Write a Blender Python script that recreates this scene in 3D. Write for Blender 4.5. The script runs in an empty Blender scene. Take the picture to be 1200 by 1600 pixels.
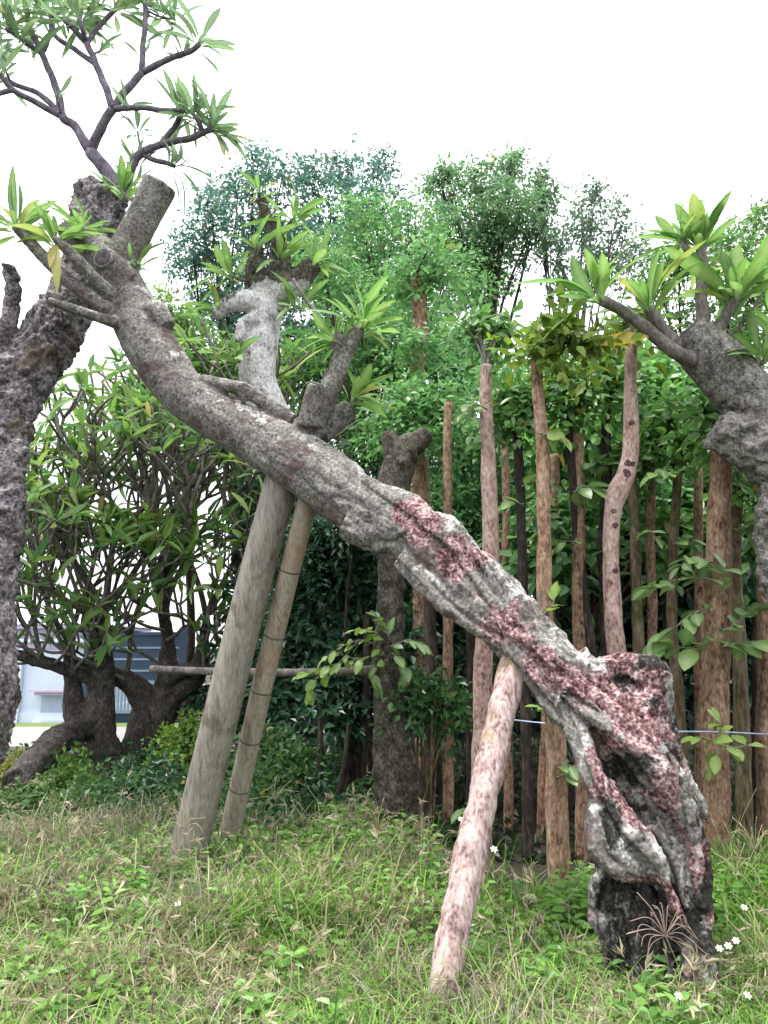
import bpy, math, random
import numpy as np
from mathutils import Vector, Matrix, kdtree

# ------------------------------------------------------------------ camera, sky, sun, exposure
scene = bpy.context.scene
COL = scene.collection
PITCH = math.radians(10.0)
FPX = 1180.0
CAMZ = 1.5
cam_d = bpy.data.cameras.new('camera')
cam = bpy.data.objects.new('camera', cam_d)
COL.objects.link(cam)
cam.location = (0, 0, CAMZ)
cam.rotation_euler = (math.radians(90) + PITCH, 0, 0)
cam_d.sensor_fit = 'VERTICAL'
cam_d.sensor_height = 24.0
cam_d.lens = 24.0 * FPX / 1600.0
cam_d.clip_start = 0.05
cam_d.clip_end = 1000
scene.camera = cam

SUN_EL, SUN_AZ = math.radians(74), math.radians(250)   # high, to the left
world = bpy.data.worlds.new('World')
scene.world = world
world.use_nodes = True
wn, wl = world.node_tree.nodes, world.node_tree.links
wn.clear()
w_out = wn.new('ShaderNodeOutputWorld')
w_bg = wn.new('ShaderNodeBackground')
w_sky = wn.new('ShaderNodeTexSky')
w_sky.sky_type = 'NISHITA'
w_sky.sun_disc = False
w_sky.sun_elevation = SUN_EL
w_sky.sun_rotation = SUN_AZ
# overcast: thick white cloud that is brighter overhead (standard overcast sky), a little blue sky in it
w_tc = wn.new('ShaderNodeTexCoord')
w_sep = wn.new('ShaderNodeSeparateXYZ')
w_mr = wn.new('ShaderNodeMapRange')
w_mr.inputs['From Min'].default_value = 0.0
w_mr.inputs['From Max'].default_value = 1.0
w_mr.inputs['To Min'].default_value = 4.4
w_mr.inputs['To Max'].default_value = 13.2
w_vm = wn.new('ShaderNodeVectorMath'); w_vm.operation = 'SCALE'
w_vm.inputs[0].default_value = (0.97, 0.985, 1.0)
w_mix = wn.new('ShaderNodeMixRGB'); w_mix.inputs[0].default_value = 0.85
wl.new(w_tc.outputs['Generated'], w_sep.inputs[0])
wl.new(w_sep.outputs['Z'], w_mr.inputs['Value'])
wl.new(w_mr.outputs[0], w_vm.inputs['Scale'])
wl.new(w_sky.outputs[0], w_mix.inputs[1])
wl.new(w_vm.outputs[0], w_mix.inputs[2])
wl.new(w_mix.outputs[0], w_bg.inputs['Color'])
w_bg.inputs['Strength'].default_value = 0.12
wl.new(w_bg.outputs[0], w_out.inputs['Surface'])

sun_d = bpy.data.lights.new('sun', 'SUN')
sun_d.energy = 1.5
sun_d.angle = math.radians(10)
sun_d.color = (1.0, 0.96, 0.9)
sun = bpy.data.objects.new('sun', sun_d)
COL.objects.link(sun)
sdir = Vector((math.sin(SUN_AZ) * math.cos(SUN_EL), math.cos(SUN_AZ) * math.cos(SUN_EL), math.sin(SUN_EL)))
sun.rotation_euler = sdir.to_track_quat('Z', 'Y').to_euler()
sun.location = (0, 0, 20)

scene.view_settings.view_transform = 'Standard'
scene.view_settings.look = 'None'
scene.view_settings.gamma = 1.0
scene.view_settings.use_curve_mapping = False
scene.view_settings.exposure = 1.5
scene.render.engine = 'CYCLES'

# ------------------------------------------------------------------ helpers
rng = np.random.default_rng(7)
random.seed(7)
CP, SP = math.cos(PITCH), math.sin(PITCH)

def P(px, py, D):
    """point of the place seen at photo position (px, py) at D metres in front of the camera"""
    u, v = (px - 600.0) / FPX, (800.0 - py) / FPX
    y = CP - v * SP
    z = SP + v * CP
    return np.array((u * D / y, D, CAMZ + z * D / y))

def mpp(py, D):
    v = (800.0 - py) / FPX
    return D / (CP - v * SP) / FPX

def nrm(a):
    a = np.asarray(a, float)
    return a / np.maximum(np.linalg.norm(a, axis=-1, keepdims=True), 1e-9)

def _h(i, j, k, s):
    with np.errstate(over='ignore'):
        n = (i.astype(np.uint32) * np.uint32(374761393) + j.astype(np.uint32) * np.uint32(668265263)
             + k.astype(np.uint32) * np.uint32(2147483647) + np.uint32(s) * np.uint32(974711))
        n = (n ^ (n >> np.uint32(13))) * np.uint32(1274126177)
        n = n ^ (n >> np.uint32(16))
    return (n & np.uint32(0xffffff)).astype(np.float64) / 16777215.0

def vnoise(p, s=0):
    p = np.asarray(p, float)
    f0 = np.floor(p)
    f = p - f0
    f = f * f * (3 - 2 * f)
    i0 = f0.astype(np.int64)
    r = 0
    for dx in (0, 1):
        for dy in (0, 1):
            for dz in (0, 1):
                w = ((f[:, 0] if dx else 1 - f[:, 0]) * (f[:, 1] if dy else 1 - f[:, 1]) * (f[:, 2] if dz else 1 - f[:, 2]))
                r = r + w * _h(i0[:, 0] + dx, i0[:, 1] + dy, i0[:, 2] + dz, s)
    return r * 2 - 1

def fbm(p, o=3, s=0):
    r, a = 0, 1.0
    for k in range(o):
        r = r + a * vnoise(p * (2.03 ** k) + 7.1 * k, s + k)
        a *= 0.5
    return r

def worley(p, s=0):
    f0 = np.floor(p); i0 = f0.astype(np.int64)
    best = np.full(len(p), 9.0)
    for dx in (-1, 0, 1):
        for dy in (-1, 0, 1):
            for dz in (-1, 0, 1):
                a, b, c = i0[:, 0] + dx, i0[:, 1] + dy, i0[:, 2] + dz
                q = np.stack((a + _h(a, b, c, s), b + _h(a, b, c, s + 1), c + _h(a, b, c, s + 2)), 1)
                best = np.minimum(best, ((q - p) ** 2).sum(1))
    return np.sqrt(best)

def gz(x, y):
    x = np.atleast_1d(np.asarray(x, float)); y = np.atleast_1d(np.asarray(y, float))
    return 0.05 * vnoise(np.stack((x * 0.7, y * 0.7, x * 0), 1), 91) * (np.hypot(x, y) < 40)

def gz1(x, y):
    return float(gz(x, y)[0])

def raw_mesh(name, V, polys, mat, smooth=True, col=None, attrs=None):
    """V (n,3); polys: list of int arrays (m,k)"""
    me = bpy.data.meshes.new(name)
    V = np.asarray(V, np.float32)
    me.vertices.add(len(V)); me.vertices.foreach_set('co', V.ravel())
    polys = [np.asarray(p, np.int32) for p in polys if len(p)]
    nl = sum(p.size for p in polys); npol = sum(len(p) for p in polys)
    me.loops.add(nl); me.polygons.add(npol)
    me.loops.foreach_set('vertex_index', np.concatenate([p.ravel() for p in polys]))
    tot = np.concatenate([np.full(len(p), p.shape[1], np.int32) for p in polys])
    st = np.concatenate(([0], np.cumsum(tot)[:-1])).astype(np.int32)
    me.polygons.foreach_set('loop_start', st)
    me.polygons.foreach_set('loop_total', tot)
    me.polygons.foreach_set('use_smooth', np.full(npol, smooth, bool))
    me.update(calc_edges=True)
    if col is not None:
        a = me.attributes.new('Col', 'FLOAT_COLOR', 'POINT')
        c = np.ones((len(V), 4), np.float32); c[:, :3] = col
        a.data.foreach_set('color', c.ravel())
    for k, v in (attrs or {}).items():
        a = me.attributes.new(k, 'FLOAT', 'POINT'); a.data.foreach_set('value', np.asarray(v, np.float32))
    if mat: me.materials.append(mat)
    return me

def link(name, me, parent=None, loc=(0, 0, 0)):
    o = bpy.data.objects.new(name, me)
    COL.objects.link(o)
    o.parent = parent
    o.location = loc
    return o

def tag(o, label=None, cat=None, group=None, kind=None):
    if label: o['label'] = label
    if cat: o['category'] = cat
    if group: o['group'] = group
    if kind: o['kind'] = kind
    return o

def thing(name, label, cat, base, group=None):
    o = link(name, None, None, tuple(float(c) for c in base))
    o.empty_display_size = 0.1
    return tag(o, label, cat, group)

def wpart(name, V, polys, mat, parent, root=None, **kw):
    """mesh given in world coordinates, under parent (whose world position is known)"""
    off = np.array(wloc(parent)) if parent else np.zeros(3)
    me = raw_mesh(name, np.asarray(V) - off, polys, mat, **kw)
    return link(name, me, parent)

def wloc(o):
    v = Vector((0, 0, 0))
    while o is not None:
        v = v + o.location; o = o.parent
    return v

def cr(pts, n):
    """Catmull-Rom resample of rows (any width)"""
    pts = np.asarray(pts, float)
    if len(pts) == 2:
        t = np.linspace(0, 1, n * 1 + 1)[:, None]
        return pts[0] * (1 - t) + pts[1] * t
    q = np.vstack((2 * pts[0] - pts[1], pts, 2 * pts[-1] - pts[-2]))
    out = []
    for i in range(1, len(q) - 2):
        p0, p1, p2, p3 = q[i - 1], q[i], q[i + 1], q[i + 2]
        for t in np.linspace(0, 1, n, endpoint=False):
            out.append(0.5 * ((2 * p1) + (-p0 + p2) * t + (2 * p0 - 5 * p1 + 4 * p2 - p3) * t * t + (-p0 + 3 * p1 - 3 * p2 + p3) * t ** 3))
    out.append(pts[-1])
    return np.array(out)

def frames(C):
    T = nrm(np.gradient(C, axis=0))
    a = np.array((0, 0, 1.0)) if abs(T[0][2]) < 0.9 else np.array((0, 1.0, 0))
    N = [nrm(np.cross(T[0], a))]
    for i in range(1, len(C)):
        n = N[-1] - T[i] * np.dot(N[-1], T[i]); N.append(nrm(n))
    N = np.array(N)
    return T, N, np.cross(T, N)

def tube(C, R, sides=10, cap=True):
    C = np.asarray(C, float); R = np.broadcast_to(np.asarray(R, float), (len(C),))
    T, N, B = frames(C)
    a = np.linspace(0, 2 * np.pi, sides, endpoint=False)
    ring = np.cos(a)[None, :, None] * N[:, None, :] + np.sin(a)[None, :, None] * B[:, None, :]
    V = (C[:, None, :] + ring * R[:, None, None]).reshape(-1, 3)
    n = len(C)
    i = np.arange(n - 1)[:, None] * sides; j = np.arange(sides)[None, :]; k = (j + 1) % sides
    Q = np.stack((i + j, i + k, i + sides + k, i + sides + j), 2).reshape(-1, 4)
    Tt = np.zeros((0, 3), int)
    if cap:
        V = np.vstack((V, C[0], C[-1]))
        c0, c1 = n * sides, n * sides + 1
        j = np.arange(sides); k = (j + 1) % sides
        Tt = np.vstack((np.stack((k, j, np.full(sides, c0)), 1), np.stack(((n - 1) * sides + j, (n - 1) * sides + k, np.full(sides, c1)), 1)))
    return V, Q, Tt

class MB:
    def __init__(s): s.V, s.Q, s.T, s.n = [], [], [], 0
    def add(s, V, Q=None, T=None):
        s.V.append(np.asarray(V, float))
        if Q is not None and len(Q): s.Q.append(np.asarray(Q) + s.n)
        if T is not None and len(T): s.T.append(np.asarray(T) + s.n)
        s.n += len(V); return s
    def tube(s, C, R, sides=8, cap=True): return s.add(*tube(C, R, sides, cap))
    def box(s, c, h, rz=0.0):
        x, y, z = h
        v = np.array([(-x, -y, -z), (x, -y, -z), (x, y, -z), (-x, y, -z), (-x, -y, z), (x, -y, z), (x, y, z), (-x, y, z)], float)
        ca, sa = math.cos(rz), math.sin(rz)
        v = np.stack((v[:, 0] * ca - v[:, 1] * sa, v[:, 0] * sa + v[:, 1] * ca, v[:, 2]), 1) + np.asarray(c, float)
        return s.add(v, [(0, 3, 2, 1), (4, 5, 6, 7), (0, 1, 5, 4), (1, 2, 6, 5), (2, 3, 7, 6), (3, 0, 4, 7)])
    def get(s):
        V = np.vstack(s.V)
        return V, [np.vstack(s.Q) if s.Q else np.zeros((0, 4), int), np.vstack(s.T) if s.T else np.zeros((0, 3), int)]
    def part(s, name, mat, parent, **kw):
        V, p = s.get()
        return wpart(name, V, p, mat, parent, **kw)

# ------------------------------------------------------------------ materials
def nodes(name):
    m = bpy.data.materials.new(name); m.use_nodes = True
    nt = m.node_tree; nt.nodes.clear()
    o = nt.nodes.new('ShaderNodeOutputMaterial')
    return m, nt.nodes, nt.links, o

def ramp(N, L, src, stops):
    r = N.new('ShaderNodeValToRGB')
    e = r.color_ramp.elements
    while len(e) > 1: e.remove(e[-1])
    e[0].position, e[0].color = stops[0][0], (*stops[0][1], 1)
    for p, c in stops[1:]:
        x = e.new(p); x.color = (*c, 1)
    L.new(src, r.inputs[0]); return r.outputs[0]

def bark(name, stops, scale=9.0, fine=55.0, bump=0.5, stretch=(1, 1, 0.45), blot=None, blot_scale=5.0, blot_at=0.55, rough=0.9, masks=()):
    m, N, L, out = nodes(name)
    b = N.new('ShaderNodeBsdfPrincipled'); b.inputs['Roughness'].default_value = rough
    b.inputs['Specular IOR Level'].default_value = 0.2
    tc = N.new('ShaderNodeTexCoord')
    mp = N.new('ShaderNodeMapping'); mp.inputs['Scale'].default_value = stretch
    L.new(tc.outputs['Object'], mp.inputs[0])
    n1 = N.new('ShaderNodeTexNoise'); n1.inputs['Scale'].default_value = scale; n1.inputs['Detail'].default_value = 8; n1.inputs['Roughness'].default_value = 0.72
    n2 = N.new('ShaderNodeTexNoise'); n2.inputs['Scale'].default_value = fine; n2.inputs['Detail'].default_value = 4
    L.new(mp.outputs[0], n1.inputs[0]); L.new(mp.outputs[0], n2.inputs[0])
    mx = N.new('ShaderNodeMath'); mx.operation = 'MULTIPLY_ADD'; mx.inputs[1].default_value = 0.45
    L.new(n2.outputs[0], mx.inputs[0])
    m2 = N.new('ShaderNodeMath'); m2.operation = 'MULTIPLY'; m2.inputs[1].default_value = 0.55
    L.new(n1.outputs[0], m2.inputs[0]); L.new(m2.outputs[0], mx.inputs[2])
    c = ramp(N, L, mx.outputs[0], stops)
    if blot:
        n3 = N.new('ShaderNodeTexNoise'); n3.inputs['Scale'].default_value = blot_scale; n3.inputs['Detail'].default_value = 6; n3.inputs['Roughness'].default_value = 0.65
        L.new(tc.outputs['Object'], n3.inputs[0])
        f = ramp(N, L, n3.outputs[0], [(blot_at, (0, 0, 0)), (blot_at + 0.08, (1, 1, 1))])
        x = N.new('ShaderNodeMixRGB'); L.new(f, x.inputs[0]); L.new(c, x.inputs[1])
        cc = ramp(N, L, n2.outputs[0], [(0.3, tuple(k * 0.6 for k in blot)), (0.7, blot)])
        L.new(cc, x.inputs[2]); c = x.outputs[0]
    for attr, cols in masks:
        at = N.new('ShaderNodeAttribute'); at.attribute_name = attr
        nn = N.new('ShaderNodeTexNoise'); nn.inputs['Scale'].default_value = 38; nn.inputs['Detail'].default_value = 5; nn.inputs['Roughness'].default_value = 0.7
        L.new(tc.outputs['Object'], nn.inputs[0])
        ad = N.new('ShaderNodeMath'); ad.operation = 'ADD'; L.new(at.outputs['Fac'], ad.inputs[0]); L.new(nn.outputs[0], ad.inputs[1])
        f = ramp(N, L, ad.outputs[0], [(0.82, (0, 0, 0)), (1.0, (1, 1, 1))])
        x = N.new('ShaderNodeMixRGB'); L.new(f, x.inputs[0]); L.new(c, x.inputs[1])
        cc = ramp(N, L, mx.outputs[0], cols); L.new(cc, x.inputs[2]); c = x.outputs[0]
    L.new(c, b.inputs['Base Color'])
    bp = N.new('ShaderNodeBump'); bp.inputs['Strength'].default_value = bump; bp.inputs['Distance'].default_value = 0.02
    L.new(mx.outputs[0], bp.inputs['Height']); L.new(bp.outputs[0], b.inputs['Normal'])
    L.new(b.outputs[0], out.inputs[0])
    return m

def leafmat(name, stops=None, transl=0.4, rough=0.36, spec=0.5, vein=True):
    """leaf: colour from the mesh (Col) or, for single leaf objects, from a random per object"""
    m, N, L, out = nodes(name)
    b = N.new('ShaderNodeBsdfPrincipled'); b.inputs['Roughness'].default_value = rough
    b.inputs['Specular IOR Level'].default_value = spec
    t = N.new('ShaderNodeBsdfTranslucent')
    if stops:
        oi = N.new('ShaderNodeObjectInfo')
        c = ramp(N, L, oi.outputs['Random'], stops)
        tc = N.new('ShaderNodeTexCoord')
        n = N.new('ShaderNodeTexNoise'); n.inputs['Scale'].default_value = 9; n.inputs['Detail'].default_value = 3
        L.new(tc.outputs['Object'], n.inputs[0])
        x = N.new('ShaderNodeMixRGB'); x.blend_type = 'MULTIPLY'; x.inputs[0].default_value = 0.6
        L.new(c, x.inputs[1]); L.new(ramp(N, L, n.outputs[0], [(0.3, (0.6, 0.6, 0.55)), (0.7, (1.25, 1.2, 1.1))]), x.inputs[2])
        c = x.outputs[0]
        at = N.new('ShaderNodeAttribute'); at.attribute_name = 'rib'
        y = N.new('ShaderNodeMixRGB'); L.new(at.outputs['Fac'], y.inputs[0]); L.new(c, y.inputs[1]); y.inputs[2].default_value = (0.34, 0.4, 0.2, 1)
        c = y.outputs[0]
    else:
        at = N.new('ShaderNodeAttribute'); at.attribute_name = 'Col'; c = at.outputs['Color']
    L.new(c, b.inputs['Base Color'])
    hs = N.new('ShaderNodeHueSaturation'); hs.inputs['Value'].default_value = 1.35; hs.inputs['Saturation'].default_value = 1.1
    L.new(c, hs.inputs['Color']); L.new(hs.outputs[0], t.inputs['Color'])
    mx = N.new('ShaderNodeMixShader'); mx.inputs[0].default_value = transl
    L.new(b.outputs[0], mx.inputs[1]); L.new(t.outputs[0], mx.inputs[2]); L.new(mx.outputs[0], out.inputs[0])
    return m

def plain(name, c, rough=0.8, metal=0.0, var=0.15, scale=6.0, bump=0.0):
    m, N, L, out = nodes(name)
    b = N.new('ShaderNodeBsdfPrincipled'); b.inputs['Roughness'].default_value = rough; b.inputs['Metallic'].default_value = metal
    tc = N.new('ShaderNodeTexCoord'); n = N.new('ShaderNodeTexNoise'); n.inputs['Scale'].default_value = scale; n.inputs['Detail'].default_value = 7; n.inputs['Roughness'].default_value = 0.65
    L.new(tc.outputs['Object'], n.inputs[0])
    L.new(ramp(N, L, n.outputs[0], [(0.25, tuple(k * (1 - var) for k in c)), (0.75, tuple(min(1, k * (1 + var)) for k in c))]), b.inputs['Base Color'])
    if bump:
        bp = N.new('ShaderNodeBump'); bp.inputs['Strength'].default_value = bump; L.new(n.outputs[0], bp.inputs['Height']); L.new(bp.outputs[0], b.inputs['Normal'])
    L.new(b.outputs[0], out.inputs[0]); return m

PINK = [(0.4, (0.026, 0.01, 0.011)), (0.47, (0.125, 0.062, 0.063)), (0.53, (0.27, 0.17, 0.168)), (0.6, (0.5, 0.4, 0.39))]
BLACK = [(0.4, (0.008, 0.0075, 0.007)), (0.5, (0.022, 0.021, 0.019)), (0.57, (0.06, 0.057, 0.052)), (0.66, (0.28, 0.27, 0.25))]
PALE = [(0.4, (0.09, 0.085, 0.08)), (0.47, (0.3, 0.29, 0.27)), (0.58, (0.58, 0.57, 0.54))]
M_LEAN = bark('leaning_bark', [(0.36, (0.035, 0.032, 0.03)), (0.45, (0.11, 0.101, 0.093)), (0.53, (0.2, 0.19, 0.172)), (0.63, (0.36, 0.345, 0.315))], 10, 60, 0.6, (1, 1, 1), blot=(0.12, 0.088, 0.082), blot_scale=5.0, blot_at=0.53,
              masks=[('pale', PALE), ('pink', PINK), ('black', BLACK)])
M_LEFT = bark('dark_knobbly_bark', [(0.37, (0.018, 0.015, 0.017)), (0.46, (0.085, 0.074, 0.082)), (0.53, (0.19, 0.17, 0.18)), (0.62, (0.4, 0.37, 0.38))], 8, 45, 0.9, (1, 1, 1), blot=(0.16, 0.13, 0.105), blot_scale=2.6, blot_at=0.54)
M_RIGHT = bark('grey_rough_bark', [(0.36, (0.03, 0.028, 0.026)), (0.47, (0.12, 0.112, 0.1)), (0.62, (0.33, 0.31, 0.28))], 15, 70, 0.7, (1, 1, 1))
M_PALE = bark('pale_bark', [(0.34, (0.08, 0.07, 0.065)), (0.46, (0.3, 0.28, 0.28)), (0.6, (0.5, 0.48, 0.5))], 12, 60, 0.6, (1, 1, 0.7))
M_MID = bark('furrowed_bark', [(0.36, (0.03, 0.026, 0.02)), (0.5, (0.11, 0.098, 0.07)), (0.63, (0.23, 0.2, 0.15))], 16, 50, 0.9, (1, 1, 0.18))
M_TWIG = bark('twig_bark', [(0.35, (0.06, 0.052, 0.046)), (0.5, (0.16, 0.142, 0.13)), (0.65, (0.32, 0.295, 0.265))], 14, 60, 0.4)
M_TWIGP = bark('violet_twig_bark', [(0.35, (0.06, 0.05, 0.062)), (0.5, (0.14, 0.12, 0.15)), (0.65, (0.24, 0.22, 0.26))], 14, 60, 0.4)
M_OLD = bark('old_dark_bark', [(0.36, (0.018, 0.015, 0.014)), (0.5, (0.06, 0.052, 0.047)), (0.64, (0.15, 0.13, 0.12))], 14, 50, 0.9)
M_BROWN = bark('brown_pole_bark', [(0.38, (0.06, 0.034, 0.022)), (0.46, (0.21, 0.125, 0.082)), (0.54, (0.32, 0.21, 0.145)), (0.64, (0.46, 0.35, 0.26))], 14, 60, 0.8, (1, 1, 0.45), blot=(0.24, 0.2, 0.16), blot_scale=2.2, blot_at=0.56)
M_ROSY = bark('rosy_pole_bark', [(0.37, (0.1, 0.055, 0.048)), (0.46, (0.3, 0.19, 0.165)), (0.54, (0.42, 0.3, 0.265)), (0.64, (0.54, 0.45, 0.4))], 14, 60, 0.7, (1, 1, 0.5), blot=(0.25, 0.2, 0.17), blot_scale=2.4, blot_at=0.56)
M_DARKP = bark('shade_dark_pole_bark', [(0.36, (0.012, 0.009, 0.008)), (0.5, (0.042, 0.032, 0.027)), (0.64, (0.1, 0.078, 0.066))], 12, 50, 0.6, (1, 1, 0.3))  # bark colour lowered to stand in for shade inside the grove
M_MOSSY = bark('mossy_pole_bark', [(0.36, (0.04, 0.03, 0.018)), (0.5, (0.13, 0.1, 0.06)), (0.64, (0.23, 0.19, 0.13))], 12, 50, 0.6, (1, 1, 0.3), blot=(0.09, 0.11, 0.04), blot_scale=5, blot_at=0.55)
M_POSTG = bark('weathered_bamboo', [(0.36, (0.1, 0.088, 0.074)), (0.48, (0.22, 0.2, 0.17)), (0.62, (0.31, 0.285, 0.245))], 12, 70, 0.5, (1, 1, 0.16), blot=(0.16, 0.14, 0.11), blot_scale=3.2, blot_at=0.55)
M_BAMB = bark('old_bamboo', [(0.36, (0.15, 0.12, 0.09)), (0.48, (0.29, 0.25, 0.2)), (0.62, (0.4, 0.36, 0.3))], 9, 70, 0.3, (1, 1, 0.1), blot=(0.42, 0.3, 0.22), blot_scale=2.4, blot_at=0.56)
M_POSTP = bark('peeled_post_wood', [(0.38, (0.13, 0.075, 0.07)), (0.47, (0.34, 0.24, 0.225)), (0.54, (0.46, 0.35, 0.33)), (0.64, (0.58, 0.49, 0.46))], 14, 60, 0.8, (1, 1, 0.4), blot=(0.38, 0.28, 0.17), blot_scale=3.5, blot_at=0.54)
M_SCAR = bark('branch_scar', [(0.36, (0.03, 0.018, 0.016)), (0.5, (0.09, 0.055, 0.05)), (0.64, (0.2, 0.14, 0.13))], 20, 80, .6)
M_CUT = bark('cut_wood', [(0.35, (0.03, 0.027, 0.028)), (0.5, (0.085, 0.075, 0.08)), (0.65, (0.16, 0.14, 0.14))], 18, 60, 0.5)
M_LEAFS = leafmat('crown_leaf')
M_GRASS = leafmat('grass_blade', transl=0.25, rough=0.6, spec=0.2)
M_FR = leafmat('frangipani_leaf', [(0.0, (0.09, 0.23, 0.05)), (0.5, (0.14, 0.32, 0.075)), (0.9, (0.22, 0.4, 0.1)), (0.965, (0.3, 0.36, 0.08)), (1.0, (0.42, 0.3, 0.06))], 0.42, .5, .3)
M_FRB = leafmat('dull_frangipani_leaf', [(0.0, (0.09, 0.2, 0.12)), (0.6, (0.15, 0.28, 0.17)), (0.95, (0.19, 0.31, 0.14)), (1.0, (0.22, 0.16, 0.08))], 0.4)
M_FRD = leafmat('deep_frangipani_leaf', [(0.0, (0.07, 0.18, 0.07)), (0.4, (0.13, 0.28, 0.08)), (0.75, (0.22, 0.37, 0.09)), (0.9, (0.33, 0.33, 0.11)), (1.0, (0.36, 0.24, 0.1))], 0.42)
M_YEL = leafmat('yellow_leaf', [(0.0, (0.6, 0.36, 0.02)), (1.0, (0.62, 0.4, 0.03))], 0.3)
M_SHOOT = leafmat('shoot_leaf', [(0.0, (0.07, 0.18, 0.06)), (0.6, (0.11, 0.24, 0.08)), (1.0, (0.18, 0.32, 0.08))], 0.3)
M_LIME = leafmat('lime_leaf', [(0.0, (0.16, 0.33, 0.04)), (1.0, (0.28, 0.42, 0.07))], 0.35)

# ------------------------------------------------------------------ trunks grown from fused limbs
def strand(rows, n=8):
    """rows (px, py, D, radius px) -> world rows (x, y, z, r)"""
    w = [(*P(a, b, d), r * mpp(b, d)) for a, b, d, r in rows]
    return cr(w, n)

def fused(name, strands, mat, parent, voxel=0.012, smooth=4, disp=None, masks=None, sides=18, wob=0.0):
    mb = MB()
    ax = []
    for si, S in enumerate(strands):
        C, R = S[:, :3].copy(), S[:, 3].copy()
        if wob:
            R = R * (1 + wob * vnoise(np.cumsum(np.linalg.norm(np.gradient(C, axis=0), axis=1))[:, None] * np.array((3.1, 0, 0)) + si * 5.3, 5))
        mb.tube(C, R, sides)
        T = nrm(np.gradient(C, axis=0)); arc = np.concatenate(([0], np.cumsum(np.linalg.norm(np.diff(C, axis=0), axis=1))))
        for i in range(len(C)): ax.append((C[i], T[i], arc[i], si, R[i]))
    V, polys = mb.get()
    me = raw_mesh(name, V, polys, None)
    tmp = bpy.data.objects.new('tmp', me); COL.objects.link(tmp)
    r = tmp.modifiers.new('r', 'REMESH'); r.mode = 'VOXEL'; r.voxel_size = voxel; r.use_smooth_shade = True
    if smooth:
        s = tmp.modifiers.new('s', 'SMOOTH'); s.factor = 0.5; s.iterations = smooth
    dg = bpy.context.evaluated_depsgraph_get()
    ev = bpy.data.meshes.new_from_object(tmp.evaluated_get(dg))
    bpy.data.objects.remove(tmp); bpy.data.meshes.remove(me)
    nv = len(ev.vertices)
    co = np.empty(nv * 3, np.float32); ev.vertices.foreach_get('co', co); co = co.reshape(-1, 3).astype(float)
    no = np.empty(nv * 3, np.float32); ev.vertices.foreach_get('normal', no); no = no.reshape(-1, 3).astype(float)
    kd = kdtree.KDTree(len(ax))
    for i, a in enumerate(ax): kd.insert(a[0], i)
    kd.balance()
    idx = np.array([kd.find(c)[1] for c in co])
    AC = np.array([a[0] for a in ax]); AT = np.array([a[1] for a in ax]); AA = np.array([a[2] for a in ax]); AS = np.array([a[3] for a in ax])
    off = co - AC[idx]; t = AT[idx]
    along = (off * t).sum(1); perp = off - along[:, None] * t
    arc = AA[idx] + along
    d = 0
    if disp: d = disp(co, perp, arc, AS[idx], t)
    co2 = co + no * np.asarray(d)[:, None] if disp else co
    base = np.array(wloc(parent))
    ev.vertices.foreach_set('co', (co2 - base).astype(np.float32).ravel())
    if masks:
        for k, v in masks(co, perp, arc, AS[idx], no).items():
            a = ev.attributes.new(k, 'FLOAT', 'POINT'); a.data.foreach_set('value', np.asarray(v, np.float32))
    ev.polygons.foreach_set('use_smooth', np.ones(len(ev.polygons), bool))
    ev.update()
    ev.name = name
    ev.materials.clear(); ev.materials.append(mat)
    return link(name, ev, parent)

def aniso(perp, arc, t, f, k):
    """noise space stretched along the limb"""
    return perp * f + np.stack((arc * f * k, arc * f * k * 0.37, arc * 0), 1)

def cut_disc(name, c, n, r, mat, parent):
    """irregular saw-cut end of a limb, a thin disc a little proud of it"""
    n = nrm(n); a = nrm(np.cross(n, (0.3, 0.2, 0.9))); b = np.cross(n, a)
    k = 18; th = np.linspace(0, 2 * np.pi, k, endpoint=False)
    rr = r * (0.93 + 0.12 * rng.random(k))
    ring = np.cos(th)[:, None] * a * rr[:, None] + np.sin(th)[:, None] * b * rr[:, None]
    c = np.asarray(c, float)
    V = np.vstack((c - n * 0.03 + ring, c + n * 0.006 + ring * 0.97, c + n * 0.01 + ring * 0.5, c + n * 0.002))
    j = np.arange(k); jn = (j + 1) % k
    Q = np.vstack((np.stack((j, jn, k + jn, k + j), 1), np.stack((k + j, k + jn, 2 * k + jn, 2 * k + j), 1)))
    T = np.stack((2 * k + j, 2 * k + jn, np.full(k, 3 * k)), 1)
    return wpart(name, V, [Q, T], mat, parent, smooth=False)

# ------------------------------------------------------------------ leaves
def leaf_mesh(name, mat, droop=0.25, fold=0.3, width=0.13, curl=0.0, ov=False):
    st = [0, .1, .24, .42, .6, .76, .9, 1.0]
    wd = [.06, .07, .45, .8, 1.0, .92, .55, .03] if not ov else [.08, .1, .75, 1.0, 1.0, .8, .42, .03]
    V, rib = [], []
    for t, w in zip(st, wd):
        w *= width
        z = -droop * t * t
        cy = curl * t * t
        V += [(t, w + cy, z + fold * w), (t, w * 0.12 + cy, z), (t, -w * 0.12 + cy, z), (t, -w + cy, z + fold * w)]
        rib += [0, 0.55, 0.55, 0]
    Q = []
    for i in range(len(st) - 1):
        for k in range(3): Q.append((4 * i + k, 4 * i + k + 1, 4 * i + 5 + k, 4 * i + 4 + k))
    return raw_mesh(name, V, [Q], mat, attrs={'rib': rib})

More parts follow.
